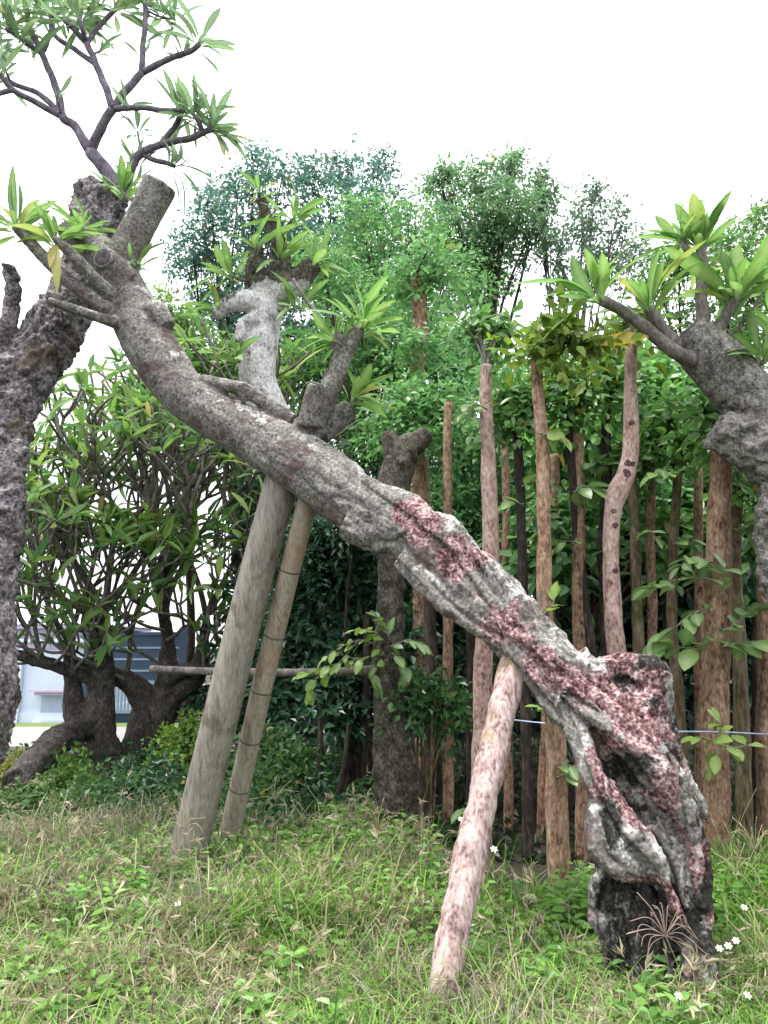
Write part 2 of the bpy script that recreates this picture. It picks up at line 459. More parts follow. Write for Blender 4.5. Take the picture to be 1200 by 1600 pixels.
def leafset(mat, tag_, k=.9):
    return [leaf_mesh('leaf_' + tag_, mat, d, f, w * k, c) for d, f, w, c in
            ((.15, .35, .12, .03), (.32, .3, .13, .1), (.5, .2, .125, -.1), (.08, .5, .11, .06), (.75, .25, .115, -.05), (.4, .6, .1, .14), (.95, .3, .11, .08))]
L_FR, L_FRB, L_FRD, L_YEL = leafset(M_FR, 'a'), leafset(M_FRB, 'b', .74), leafset(M_FRD, 'c'), leafset(M_YEL, 'd')
L_SHOOT = [leaf_mesh('leaf_s', M_SHOOT, d, f, w, 0, True) for d, f, w in ((.2, .2, .27), (.1, .3, .25), (.35, .1, .28))]
L_LIME = [leaf_mesh('leaf_l', M_LIME, d, f, w, 0, True) for d, f, w in ((.2, .2, .27), (.1, .3, .25), (.35, .1, .28))]

def put_leaf(parent, meshes, p, d, up, L, pl=None):
    """one leaf object: base at p, pointing along d, upper face towards up"""
    d = nrm(d); s = nrm(np.cross(up, d)); u = np.cross(d, s)
    M = Matrix(((d[0], s[0], u[0], 0), (d[1], s[1], u[1], 0), (d[2], s[2], u[2], 0), (0, 0, 0, 1)))
    o = bpy.data.objects.new('leaf', meshes[random.randrange(len(meshes))])
    COL.objects.link(o)
    o.parent = parent
    q = np.asarray(p) - (np.array(wloc(parent)) if pl is None else pl)
    o.matrix_local = Matrix.Translation(Vector(q)) @ M @ Matrix.Diagonal((L, L * random.uniform(.85, 1.15), L, 1))
    return o

def rosette(parent, meshes, tip, axis, n, L, spread=(35, 95), pl=None, back=0.05, full=1.6):
    n = int(round(n * full * 1.2)); L = L * 1.02
    axis = nrm(axis); a = nrm(np.cross(axis, (0.31, 0.87, 0.2))); b = np.cross(axis, a)
    ph = random.uniform(0, 6.28)
    for i in range(n):
        az = ph + i * 2.39996 + random.uniform(-.25, .25)
        el = math.radians(random.uniform(*spread)) * (0.55 + 0.45 * (i + 1) / n)
        rad = math.cos(az) * a + math.sin(az) * b
        d = math.cos(el) * axis + math.sin(el) * rad + np.array((0, 0, 0.12))
        up = math.cos(el + 1.57) * rad * -1 + axis * 0.9 + np.array((0, 0, .35))
        put_leaf(parent, meshes, tip - axis * back * (i / n) * 1.5, d + rng.normal(size=3) * .12, up + rng.normal(size=3) * .15, L * random.uniform(.45, 1.15), pl)

def leaf_cloud(cen, nrmdir, dr, size, wfrac, col, droop=0.12, fine=False):
    """N leaves -> arrays; folded kite (2 tris) or six-sided blade (4 tris)"""
    n = len(cen)
    d = nrm(dr); s = nrm(np.cross(nrmdir, d)); u = np.cross(d, s)
    S = size[:, None]
    base = cen; tip = cen + d * S - u * S * droop
    w = wfrac * S
    if not fine:
        m = cen + d * S * 0.45
        V = np.stack((base, m + s * w + u * w * .35, tip, m - s * w + u * w * .35), 1).reshape(-1, 3)
        k = np.arange(n)[:, None] * 4
        F = np.concatenate((k + np.array([[0, 2, 1]]), k + np.array([[0, 3, 2]])), 0)
        rep = 4
    else:
        m1 = cen + d * S * 0.3; m2 = cen + d * S * 0.68 - u * S * droop * .4
        V = np.stack((base, m1 + s * w + u * w * .3, m2 + s * w * .8 + u * w * .25, tip, m2 - s * w * .8 + u * w * .25, m1 - s * w + u * w * .3), 1).reshape(-1, 3)
        k = np.arange(n)[:, None] * 6
        F = np.concatenate([k + np.array([q]) for q in ([0, 2, 1], [0, 3, 2], [0, 4, 3], [0, 5, 4])], 0)
        rep = 6
    return V, F, np.repeat(col, rep, 0)

def blob_leaves(blobs, n, size, c0, c1, wfrac=0.27, per=9, spread=0.13, drop=0.35, jit=0.35, shell=0.45, fine=False, flat=0.6):
    """blobs: rows (x,y,z,rx,ry,rz) in metres; returns arrays of leaves hanging in twig clumps"""
    B = np.asarray(blobs, float)
    vol = B[:, 3] * B[:, 4] * B[:, 5]
    nt = max(1, n // per)
    bi = rng.choice(len(B), nt, p=vol ** 0.75 / (vol ** 0.75).sum())
    dirs = nrm(rng.normal(size=(nt, 3)))
    rad = (shell + (1 - shell) * rng.random(nt) ** 0.5) * (1 + 0.28 * rng.normal(size=nt) * .6)
    tw = B[bi, :3] + dirs * rad[:, None] * B[bi, 3:6]
    keep = fbm(tw * 1.7, 2, 33) > -0.42
    tw, dirs = tw[keep], dirs[keep]
    nt = len(tw)
    out = nrm(dirs * np.array((1, 1, .5)) + rng.normal(size=(nt, 3)) * .6 + np.array((0, -.15, -drop * .5)))
    tone = rng.random(nt)
    i = np.repeat(np.arange(nt), per)
    m = len(i)
    k = np.tile(np.arange(per), nt)
    ax = out[i]
    upv = nrm(rng.normal(size=(nt, 3)) * (1 - flat) * 1.2 + np.array((0, -.45, flat)))[i]
    side = nrm(np.cross(ax, upv)) * np.where(k % 2 == 0, 1, -1)[:, None]
    last = (k == per - 1)[:, None]
    pos = (k // 2 * 2 / per)[:, None]
    cen = tw[i] + ax * (pos - .35) * spread * 3.2 + rng.normal(size=(m, 3)) * spread * .14
    cen[:, 2] -= ((pos[:, 0]) ** 2) * spread * .8
    dr = nrm(np.where(last, ax, side * .85 + ax * .55) + rng.normal(size=(m, 3)) * .28 + np.array((0, 0, -drop * .45)))
    nn = nrm(upv + rng.normal(size=(m, 3)) * .3)
    sz = size * (0.55 + 0.75 * rng.random(m))
    t = np.clip(tone[i] * .65 + rng.random(m) * .35 + rng.normal(size=m) * .08, 0, 1)[:, None]
    col = np.asarray(c0) * (1 - t) + np.asarray(c1) * t
    col = col * (1 + jit * (rng.random((m, 1)) - .5))
    yel = rng.random(m) < 0.015
    col[yel] = np.array((0.3, 0.24, 0.06))
    return leaf_cloud(cen, nn, dr, sz, wfrac, np.clip(col, 0.004, 1), fine=fine), tw

def pxblobs(rows, D, depth=1.0, jd=0.6):
    out = []
    for r in rows:
        px, py, rp = r[:3]
        d = D + (r[3] if len(r) > 3 else random.uniform(-jd, jd))
        m = mpp(py, d) * rp
        out.append((*P(px, py, d), m, m * depth, m))
    return out

def twig_to(parent, strands, p, mat, r=.011):
    """short twig that carries a leaf rosette: from the nearest limb to p"""
    pts = np.vstack([S[:, :3] for S in strands])
    dd = np.linalg.norm(pts - p, axis=1) + .6 * np.clip(pts[:, 2] - p[2], 0, None)
    q = pts[np.argmin(dd)]
    if np.linalg.norm(q - p) < .03: return p
    C = cr([q, (q + p) / 2 + np.array((0, -.01, -.12 * np.linalg.norm(p - q))), p], 6)
    MB().tube(C, np.linspace(r * 1.3, r, len(C)), 7).part('twig', mat, parent)
    return p

# ------------------------------------------------------------------ the setting
def ground_mat():
    m, N, L, out = nodes('soil')
    b = N.new('ShaderNodeBsdfPrincipled'); b.inputs['Roughness'].default_value = 0.95
    tc = N.new('ShaderNodeTexCoord')
    n = N.new('ShaderNodeTexNoise'); n.inputs['Scale'].default_value = 3; n.inputs['Detail'].default_value = 10; n.inputs['Roughness'].default_value = 0.75
    n2 = N.new('ShaderNodeTexNoise'); n2.inputs['Scale'].default_value = 60; n2.inputs['Detail'].default_value = 4
    L.new(tc.outputs['Object'], n.inputs[0]); L.new(tc.outputs['Object'], n2.inputs[0])
    a = ramp(N, L, n.outputs[0], [(0.3, (0.012, 0.01, 0.008)), (0.5, (0.026, 0.022, 0.014)), (0.7, (0.036, 0.04, 0.018))])
    x = N.new('ShaderNodeMixRGB'); x.blend_type = 'MULTIPLY'; x.inputs[0].default_value = .8
    L.new(a, x.inputs[1]); L.new(ramp(N, L, n2.outputs[0], [(0.3, (.5, .5, .5)), (0.7, (1.4, 1.35, 1.2))]), x.inputs[2])
    L.new(x.outputs[0], b.inputs['Base Color'])
    bp = N.new('ShaderNodeBump'); bp.inputs['Strength'].default_value = .6; L.new(n2.outputs[0], bp.inputs['Height']); L.new(bp.outputs[0], b.inputs['Normal'])
    L.new(b.outputs[0], out.inputs[0]); return m
g1 = np.unique(np.concatenate((-np.geomspace(12, 400, 14)[::-1], np.linspace(-12, 12, 97), np.geomspace(12, 400, 14))))
gx, gy = np.meshgrid(g1, g1 + 6)
GV = np.stack((gx.ravel(), gy.ravel(), gz(gx.ravel(), gy.ravel())), 1)
nn_ = len(g1)
ii, jj = np.meshgrid(np.arange(nn_ - 1), np.arange(nn_ - 1), indexing='ij')
q0 = (ii * nn_ + jj).ravel()
tag(link('ground', raw_mesh('ground', GV, [np.stack((q0, q0 + 1, q0 + nn_ + 1, q0 + nn_), 1)], ground_mat())), kind='structure')
mb = MB().box((-13, 12.3, 0.06), (12.4, 1.4, 0.03))
tag(mb.part('road', plain('road_concrete', (0.3, 0.29, 0.27), .9, 0, .2, 3), None, smooth=False), kind='structure')
mb = MB()
for k in range(18): mb.box((-25 + k * 1.33 + .665, 10.85, .065), (.655, .07, .065))
for k in range(1): pass
tag(mb.part('kerb', plain('kerb_stone', (0.33, 0.32, 0.3), .9, 0, .2, 5), None, smooth=False), kind='structure')
mb = MB().box((-13, 14.05, 0.055), (12.4, .36, .03))
tag(mb.part('verge', plain('verge_turf', (0.14, 0.2, 0.05), .95, 0, .35, 14), None, smooth=False), kind='structure')

# ------------------------------------------------------------------ the leaning frangipani
lean = thing('frangipani_tree', 'big grey leaning frangipani with pink crusted bark and a twisted foot, propped by posts', 'tree', (*P(1020, 1540, 3.62)[:2], 0))
ST = []
trunk_rows = [(1000, 1130, 3.80, 62), (930, 1085, 3.86, 62), (865, 1040, 3.92, 60), (800, 975, 4.02, 58), (715, 893, 4.18, 58), (640, 835, 4.32, 50), (560, 790, 4.46, 55), (500, 742, 4.57, 55),
              (400, 683, 4.75, 50), (295, 620, 4.93, 47), (245, 555, 5.0, 47), (205, 480, 5.06, 46), (178, 425, 5.1, 42), (158, 394, 5.12, 32), (125, 370, 5.14, 22), (98, 356, 5.14, 15)]
ST.append(strand(trunk_rows, 10))
# long muscle ridges along the trunk
ST.append(strand([(560, 755, 4.4, 22), (640, 795, 4.26, 28), (690, 835, 4.15, 34), (740, 880, 4.08, 34), (790, 935, 3.97, 26), (850, 1000, 3.88, 26), (915, 1050, 3.8, 28)], 8))
ST.append(strand([(630, 870, 4.22, 24), (690, 930, 4.1, 28), (750, 975, 4.0, 30), (800, 1010, 3.93, 30), (860, 1085, 3.84, 30), (915, 1150, 3.74, 30)], 8))
ST.append(strand([(640, 800, 4.3, 18), (690, 820, 4.22, 26), (718, 838, 4.18, 22), (745, 868, 4.13, 12)], 8))
ST.append(strand([(800, 935, 4.02, 10), (826, 950, 3.96, 20), (850, 985, 3.94, 12)], 8))
ST.append(strand([(540, 820, 4.36, 30), (585, 838, 4.32, 30), (630, 850, 4.3, 24)], 8))
# head of the foot
ST.append(strand([(900, 1060, 3.86, 26), (950, 1048, 3.84, 28), (1000, 1050, 3.8, 30), (1022, 1062, 3.78, 30), (1020, 1100, 3.76, 26)], 8))
ST.append(strand([(880, 1080, 3.78, 36), (930, 1100, 3.72, 34), (975, 1120, 3.7, 30), (1000, 1150, 3.7, 26)], 8))
# twisting limbs of the foot
ST.append(strand([(900, 1085, 3.72, 26), (950, 1122, 3.64, 30), (1005, 1172, 3.57, 31), (1050, 1232, 3.55, 31), (1078, 1310, 3.56, 27), (1088, 1400, 3.56, 27), (1090, 1480, 3.53, 28), (1102, 1580, 3.48, 32)], 8))
ST.append(strand([(888, 1100, 3.76, 20), (910, 1165, 3.66, 17), (936, 1228, 3.58, 23), (976, 1285, 3.51, 27), (1018, 1335, 3.46, 24), (1042, 1390, 3.46, 16), (1066, 1450, 3.45, 15), (1082, 1540, 3.43, 17)], 8))
ST.append(strand([(942, 1235, 3.6, 20), (943, 1275, 3.55, 24), (949, 1318, 3.5, 33), (974, 1348, 3.49, 30), (1012, 1358, 3.52, 22)], 8))
ST.append(strand([(1020, 1070, 3.76, 24), (1032, 1130, 3.72, 20), (1048, 1180, 3.7, 18), (1068, 1225, 3.68, 16), (1088, 1258, 3.67, 10)], 8))
ST.append(strand([(985, 1110, 3.7, 16), (1005, 1150, 3.66, 18), (1030, 1200, 3.62, 14)], 8))
ROPES = [strand([(975, 1085, 3.74, 17), (1002, 1125, 3.66, 18), (1024, 1175, 3.62, 15), (1050, 1215, 3.58, 14), (1075, 1270, 3.55, 13), (1092, 1340, 3.55, 14)], 8), strand([(1015, 1290, 3.58, 16), (1045, 1340, 3.55, 17), (1064, 1400, 3.54, 15), (1085, 1460, 3.52, 15), (1100, 1560, 3.48, 18)], 8), strand([(975, 1365, 3.56, 15), (978, 1430, 3.5, 13), (988, 1500, 3.48, 14), (992, 1600, 3.44, 17)], 8), strand([(938, 1370, 3.58, 12), (934, 1430, 3.55, 13), (945, 1500, 3.53, 13), (938, 1600, 3.48, 16)], 8), strand([(1000, 1370, 3.56, 13), (1018, 1430, 3.5, 12), (1036, 1500, 3.48, 13), (1040, 1600, 3.42, 16)], 8), strand([(1040, 1080, 3.76, 16), (1046, 1140, 3.74, 13), (1066, 1205, 3.7, 12), (1096, 1262, 3.66, 9), (1104, 1278, 3.65, 5)], 8)]
ST.append(strand([(960, 1090, 3.9, 46), (995, 1180, 3.8, 46), (1018, 1270, 3.74, 50), (1028, 1370, 3.72, 52), (1025, 1450, 3.7, 56), (1022, 1600, 3.66, 66)], 8))
ST.append(strand([(965, 1350, 3.62, 40), (958, 1410, 3.6, 28), (965, 1470, 3.58, 30), (960, 1600, 3.52, 34)], 8))
ST.append(strand([(1000, 1400, 3.58, 24), (1005, 1470, 3.54, 26), (1010, 1590, 3.5, 30)], 8))
# crown stubs
ST.append(strand([(180, 425, 5.1, 32), (200, 385, 5.08, 29), (224, 340, 5.05, 27), (250, 290, 5.02, 29)], 8))
ST.append(strand([(190, 440, 5.0, 30), (170, 412, 4.9, 23), (160, 402, 4.83, 19)], 8))
ST.append(strand([(230, 520, 5.0, 26), (240, 490, 4.96, 26), (262, 512, 4.94, 16)], 8))
ST.append(strand([(215, 490, 5.1, 14), (205, 440, 5.05, 13), (212, 410, 5.05, 10)], 8))
ST.append(strand([(205, 505, 5.0, 20), (160, 478, 4.93, 14), (118, 448, 4.9, 12), (68, 402, 4.88, 11), (26, 354, 4.88, 9)], 8))
ST.append(strand([(190, 480, 4.98, 14), (152, 440, 4.86, 11), (118, 404, 4.82, 10), (88, 374, 4.82, 8)], 8))
ST.append(strand([(212, 515, 5.0, 14), (160, 498, 4.86, 9), (112, 482, 4.8, 8), (76, 470, 4.78, 6)], 8))
ST.append(strand([(455, 660, 4.7, 16), (415, 630, 4.68, 12), (382, 610, 4.7, 12), (345, 600, 4.78, 10), (315, 592, 4.85, 8)], 8))
ST.append(strand([(388, 625, 4.7, 12), (379, 606, 4.66, 11), (377, 598, 4.65, 9)], 6))
ST.append(strand([(470, 690, 4.66, 32), (495, 650, 4.6, 24), (522, 595, 4.56, 18), (538, 550, 4.54, 17), (562, 512, 4.52, 13)], 8))
ST.append(strand([(486, 665, 4.55, 24), (489, 625, 4.5, 17), (495, 600, 4.46, 14)], 8))
ST.append(strand([(540, 552, 4.54, 16), (530, 534, 4.52, 14), (536, 524, 4.5, 12)], 6))
ST.append(strand([(500, 680, 4.66, 20), (525, 655, 4.7, 22), (548, 642, 4.72, 20)], 8))
ST += ROPES
NTRUNK = len(ST)
for i_, S_ in enumerate(ST):
    S_[:, 3] *= .84 if i_ == 0 else .76 if i_ < 6 else 1.1 if i_ == 13 else .9
zone_x = (0.5)
def lean_disp(co, perp, arc, sid, t):
    low = np.clip((co[:, 0] + 0.55) / 1.5, 0, 1)            # towards the foot the bark is rougher
    body = (sid <= 15) | (sid >= NTRUNK - 6)
    a = aniso(perp, arc, t, 1.0, .35) + sid[:, None] * 3.7
    big = fbm(a * 9, 3, 3)
    lump = fbm(co * 16, 3, 11)
    crust = 1 - worley(co * 30, 21)
    crk = np.abs(vnoise(a * 26, 41))
    fis = np.clip(1 - np.abs(vnoise(aniso(perp, arc, t, 1.0, .16) * 8.5 + sid[:, None] * 3.7, 44)) / .17, 0, 1)
    fis2 = np.clip(1 - np.abs(vnoise(a * 24, 45)) / .16, 0, 1)
    d = (0.008 + .010 * low) * big + (0.004 + 0.006 * low) * lump + (0.002 + 0.005 * low) * crust - (.005 + .04 * low) * fis - (.002 + .008 * low) * fis2
    return d * np.where(body, 1, 0.45)
def lean_mask(co, perp, arc, sid, no):
    px = co[:, 0]
    nz = fbm(co * 5.0, 4, 61)
    n2 = fbm(co * 9.0, 3, 71)
    x0, x1 = P(640, 800, 4.3)[0], P(800, 950, 4)[0]
    g = np.clip((px - x0) / (x1 - x0), 0, 1)
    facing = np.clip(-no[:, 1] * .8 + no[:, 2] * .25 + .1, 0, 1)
    rope = np.isin(sid, (1, 2, 6, 7, 8, 9, 10, 11, 12, NTRUNK - 6))
    crustline = cr([P(640, 800, 4.22), P(700, 875, 4.1), P(780, 955, 3.95), P(850, 1040, 3.82), P(930, 1090, 3.7)], 12)
    dl = np.min(np.linalg.norm(co[:, None, :] - crustline[None], axis=2), axis=1)
    band = np.clip(1.6 - dl / .1, 0, 1)
    foot = np.clip((px - P(870, 1060, 3.9)[0]) / .12, 0, 1)
    pink = np.where(px > x0 - .1, -.12 + .16 * g + .08 * facing + .5 * band + foot * (.45 * rope - .05) + .55 * nz + .15 * n2, -1)
    z0, z1 = P(1000, 1400, 3.6)[2], P(1000, 1340, 3.6)[2]
    lowd = np.clip((z1 - co[:, 2]) / (z1 - z0), 0, 1)
    n3 = fbm(co * 6.0 + 3.3, 3, 83)
    black = foot * (.3 + .75 * n3 - .1 * np.isin(sid, (8, 9, 10, 1)) + .35 * np.isin(sid, (13, 14, 15, NTRUNK - 4, NTRUNK - 3, NTRUNK - 2)) + .22 * lowd * (1 - .9 * (sid == 9)))
    black = np.where(foot > 0, black, -1)
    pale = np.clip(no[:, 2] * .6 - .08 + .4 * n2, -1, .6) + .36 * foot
    return {'pink': np.clip(pink, -1, .7), 'black': black, 'pale': pale}
lean_trunk = fused('trunk', ST, M_LEAN, lean, 0.009, 2, lean_disp, lean_mask, 20, 0.06)
def cutat(S, mat, parent, k=1.02):
    return cut_disc('cut_or_hollow_face', S[-1, :3], S[-1, :3] - S[-3, :3], S[-1, 3] * k, mat, parent)
cutat(ST[16], M_CUT, lean, 1.0)
cutat(ST[17], M_CUT, lean, .8)  # dark disc stands in for the shade inside a hollow limb end
cutat(ST[26], M_CUT, lean, .9)
def tipdir(S): return S[-1, :3] - S[-4, :3]
LP = np.array(wloc(lean))
rosette(lean, L_FRD, ST[20][-1, :3], np.array((-.3, -.1, 1)), 13, .34, (40, 105), LP)
rosette(lean, L_FR, ST[21][-1, :3], np.array((.1, -.2, 1)), 12, .34, (45, 110), LP)
rosette(lean, L_FR, ST[19][-1, :3], np.array((.1, -.3, 1)), 7, .26, (30, 90), LP)
rosette(lean, L_FR, twig_to(lean, ST, P(190, 300, 5.05), M_TWIG), np.array((.0, -.1, 1)), 9, .27, (20, 70), LP)
rosette(lean, L_FR, ST[25][-1, :3] + np.array((.02, 0, .02)), np.array((.35, -.2, 1)), 15, .33, (35, 85), LP)
rosette(lean, L_FR, twig_to(lean, ST, P(525, 530, 4.5), M_TWIG), np.array((-.7, -.2, .8)), 8, .24, (30, 80), LP)
rosette(lean, L_FR, twig_to(lean, ST, P(557, 620, 4.66), M_TWIG), np.array((.7, -.2, .6)), 8, .3, (30, 80), LP)
rosette(lean, L_FR, twig_to(lean, ST, P(130, 355, 5.08), M_TWIG), np.array((.0, -.2, 1)), 10, .3, (50, 100), LP)

# ------------------------------------------------------------------ dark knobbly frangipani at the side
left = thing('frangipani_tree', 'dark violet-grey frangipani with knobbly bark and thin bare branches against the sky', 'tree', (*P(-40, 1330, 4.9)[:2], 0))
SL = [strand([(-150, 1420, 4.9, 60), (-95, 1290, 4.9, 50), (-48, 1190, 4.9, 46), (-14, 1095, 4.92, 42), (-16, 1000, 5.0, 36), (-14, 900, 5.06, 38), (-6, 810, 5.12, 42), (0, 720, 5.2, 40), (16, 645, 5.3, 42), (52, 572, 5.4, 43), (98, 495, 5.5, 40), (130, 415, 5.6, 37), (146, 345, 5.65, 34), (152, 296, 5.68, 32)], 10),
      strand([(-60, 640, 5.25, 24), (-20, 620, 5.28, 36), (10, 590, 5.3, 36), (50, 560, 5.36, 30)], 8),
      strand([(22, 845, 5.05, 10), (16, 800, 5.03, 20), (18, 740, 5.1, 20), (28, 690, 5.16, 16)], 8),
      strand([(-10, 560, 5.3, 16), (14, 500, 5.25, 12), (20, 455, 5.22, 11), (14, 415, 5.2, 11)], 8),
      strand([(140, 380, 5.6, 18), (170, 345, 5.62, 15), (188, 318, 5.64, 12), (192, 300, 5.65, 10)], 8)]
def left_disp(co, perp, arc, sid, t):
    a = aniso(perp, arc, t, 1.0, .6) + sid[:, None] * 2.7
    calm = .35 + .65 * np.clip(fbm(co * 2.3, 2, 19) + .6, 0, 1)
    calm = np.where(sid == 3, .25, calm)
    return 0.022 * fbm(a * 7, 3, 5) - .02 * np.clip(1 - np.abs(vnoise(a * 9, 48)) / .2, 0, 1) + calm * (0.05 * (0.5 - worley(co * 11 + .8 * fbm(co * 9, 2, 5)[:, None], 8)) + 0.022 * (0.5 - worley(co * 27 + .6 * fbm(co * 21, 2, 6)[:, None], 9)) + 0.016 * fbm(co * 26, 3, 3))
fused('trunk', SL, M_LEFT, left, 0.013, 2, left_disp, None, 18, .06)
def branch_net(rows, D, mat, parent, name='branch'):
    out = []
    for r in rows:
        w = [(*P(a, b, D + dd), rr * mpp(b, D)) for a, b, dd, rr in r]
        S = cr(w, 6)
        S[:, :3] += 0.008 * np.stack([vnoise(S[:, :3] * 9, k) for k in (1, 2, 3)], 1)
        MB().tube(S[:, :3], S[:, 3] * (1 + .1 * vnoise(S[:, :3] * 30, 4)), 8).part(name, mat, parent)
        out.append(S)
    return out
DB = 5.65
net = [
    [(192, 312, 0, 13), (172, 275, 0, 11), (140, 236, 0, 9.5)],
    [(140, 236, 0, 8), (118, 198, .05, 7), (98, 183, .05, 6.5), (90, 145, .1, 6), (66, 85, .15, 5.2), (48, 45, .2, 4.6)],
    [(98, 183, .05, 5.5), (55, 160, 0, 4.8), (20, 140, -.05, 4.4), (-5, 110, -.1, 4)],
    [(97, 180, .05, 5), (62, 148, .15, 4.4), (30, 135, .2, 4), (4, 122, .25, 3.6)],
    [(20, 140, -.05, 4), (-10, 150, -.1, 4), (-40, 158, -.1, 3.6)],
    [(66, 85, .15, 4.4), (35, 62, .1, 4), (10, 45, .1, 3.6)],
    [(66, 82, .15, 4.4), (80, 50, .2, 4), (84, 25, .2, 3.6)],
    [(140, 236, 0, 8), (158, 200, -.05, 7.2), (175, 170, -.1, 7)],
    [(175, 170, -.1, 5.8), (165, 135, -.1, 5.4), (148, 98, -.1, 5), (136, 66, -.1, 4.6)],
    [(136, 66, -.1, 4.2), (118, 48, -.15, 3.9), (100, 32, -.15, 3.6)],
    [(136, 66, -.1, 4.2), (152, 45, -.05, 3.9), (182, 12, 0, 3.6)],
    [(150, 102, -.1, 4.4), (118, 78, 0, 4), (84, 54, .05, 3.8), (78, 20, .05, 3.4)],
    [(136, 66, -.1, 3.8), (128, 45, -.2, 3.6), (122, 30, -.2, 3.2)],
    [(175, 170, -.1, 6.6), (200, 138, -.1, 6), (222, 113, -.1, 5.6)],
    [(222, 113, -.1, 5), (223, 75, -.1, 4.6), (226, 35, -.1, 4.2), (228, 5, -.1, 3.8)],
    [(222, 113, -.1, 5), (262, 93, -.12, 4.6), (296, 80, -.15, 4.2), (312, 68, -.15, 3.8)],
    [(177, 170, -.1, 4.8), (215, 168, -.2, 4.4), (255, 172, -.25, 4), (290, 172, -.25, 3.6)],
    [(190, 318, 0, 9), (205, 265, -.1, 7.2), (220, 240, -.12, 6.2), (250, 226, -.15, 5.8)],
    [(250, 226, -.15, 5.4), (290, 218, -.18, 5), (318, 208, -.2, 4.8), (336, 200, -.2, 4.4)],
    [(250, 226, -.15, 4.6), (268, 205, -.1, 4.4), (286, 178, -.1, 4)],
    [(222, 240, -.12, 4.4), (248, 252, -.1, 4), (274, 260, -.1, 3.6)],
    [(318, 208, -.2, 4), (310, 190, -.25, 3.6), (302, 178, -.25, 3.4)],
]
BN = branch_net(net, DB, M_TWIGP, left)
LPl = np.array(wloc(left))
for i, n, L in ((1, 9, .27), (2, 8, .26), (3, 6, .24), (4, 7, .25), (5, 8, .27), (6, 9, .27), (9, 9, .27), (10, 9, .27), (11, 8, .27), (12, 6, .24), (14, 11, .28), (15, 9, .26), (16, 5, .26), (18, 14, .3), (19, 11, .28), (20, 7, .27), (21, 9, .28)):
    S = BN[i]
    rosette(left, L_FRB, S[-1, :3], nrm(tipdir(S)) + np.array((0, -.1, .5)), n, L * 1.15, (30, 100), LPl)
for (a, b, n) in ((18, 22, 9), (55, 8, 8), (110, 12, 8), (152, 4, 8), (200, 0, 7), (252, 18, 9), (272, 30, 7), (2, 78, 8), (30, 60, 5), (130, 30, 6)):
    rosette(left, L_FRB, twig_to(left, BN, P(a, b, DB), M_TWIGP, .008), np.array((random.uniform(-.5, .5), -.2, 1)), n, .27, (30, 100), LPl)
for (a, b, n) in ((205, 285, 8), (212, 255, 6), (155, 80, 3), (90, 150, 3), (222, 80, 3), (200, 172, 4), (265, 235, 4), (285, 90, 3), (215, 205, 5)):
    rosette(left, L_FRB, twig_to(left, BN, P(a, b, DB - .1), M_TWIGP, .008), np.array((random.uniform(-.4, .4), -.2, 1)), n, .22, (15, 70), LPl)

# ------------------------------------------------------------------ frangipani reaching in from the right
right = thing('frangipani_tree', 'sawn grey frangipani limb with long fresh leaf rosettes reaching in beside the tall poles', 'tree', (*P(1330, 1450, 4.5)[:2], 0))
SR = [strand([(1340, 1560, 4.5, 90), (1320, 1300, 4.5, 75), (1330, 1050, 4.5, 70), (1300, 880, 4.5, 60), (1255, 770, 4.5, 52), (1200, 715, 4.5, 44), (1160, 690, 4.5, 42), (1118, 668, 4.5, 32)], 10),
      strand([(1290, 850, 4.6, 60), (1240, 720, 4.58, 54), (1200, 655, 4.56, 46), (1150, 600, 4.55, 45), (1105, 553, 4.54, 42), (1070, 520, 4.53, 35)], 10),
      strand([(1210, 760, 4.45, 22), (1200, 860, 4.5, 18), (1225, 960, 4.5, 24)], 6)]
def right_disp(co, perp, arc, sid, t):
    a = aniso(perp, arc, t, 1.0, .5) + sid[:, None] * 2.7
    return 0.012 * fbm(a * 9, 3, 5) + (0.016 * (0.5 - worley(co * 20, 8)) + .01 * fbm(co * 24, 3, 3)) * np.where(sid == 1, .35, 1.5) + np.where(sid == 1, 0, .02) * fbm(co * 7, 3, 77)
fused('trunk', SR, M_RIGHT, right, 0.013, 2, right_disp, None, 18, .06)
cutat(SR[1], M_CUT, right, .9)
netr = [
    [(1085, 562, -.05, 13), (1050, 548, -.1, 11), (1010, 512, -.12, 9.5), (965, 482, -.14, 8.5), (932, 464, -.16, 7.5)],
    [(1060, 545, -.05, 11), (1035, 512, -.1, 10), (1014, 482, -.12, 8.5)],
    [(1098, 520, -.05, 13), (1096, 470, -.05, 10), (1096, 420, -.05, 9), (1095, 385, -.05, 8)],
    [(1108, 530, 0, 10), (1130, 495, 0, 8), (1142, 470, 0, 7)],
    [(1110, 535, -.06, 9), (1138, 490, -.1, 7), (1156, 458, -.1, 6.5)],
    [(1092, 425, -.05, 6), (1072, 390, -.05, 5), (1064, 375, -.05, 4.6)],
]
BR = branch_net(netr, 4.53, M_TWIG, right)
RP = np.array(wloc(right))
for i, n, L, mset in ((0, 10, .34, L_FR), (1, 13, .38, L_FR), (2, 15, .37, L_FR), (3, 9, .38, L_FR), (4, 12, .4, L_FR), (5, 7, .32, L_FR)):
    rosette(right, mset, BR[i][-1, :3], nrm(tipdir(BR[i])) * .6 + np.array((0, -.15, .8)), n, L, (25, 85), RP)
put_leaf(right, L_YEL[:1], BR[0][10, :3], P(900, 516, 4.3) - P(1000, 514, 4.4), np.array((0, -1, .25)), .38, RP)
rosette(right, L_FR, twig_to(right, SR, P(1195, 560, 4.5), M_TWIG), np.array((.1, -.3, 1)), 11, .36, (40, 100), RP)
rosette(right, L_FR, twig_to(right, SR, P(1205, 440, 4.6), M_TWIG), np.array((-.1, -.3, 1)), 10, .38, (40, 100), RP)

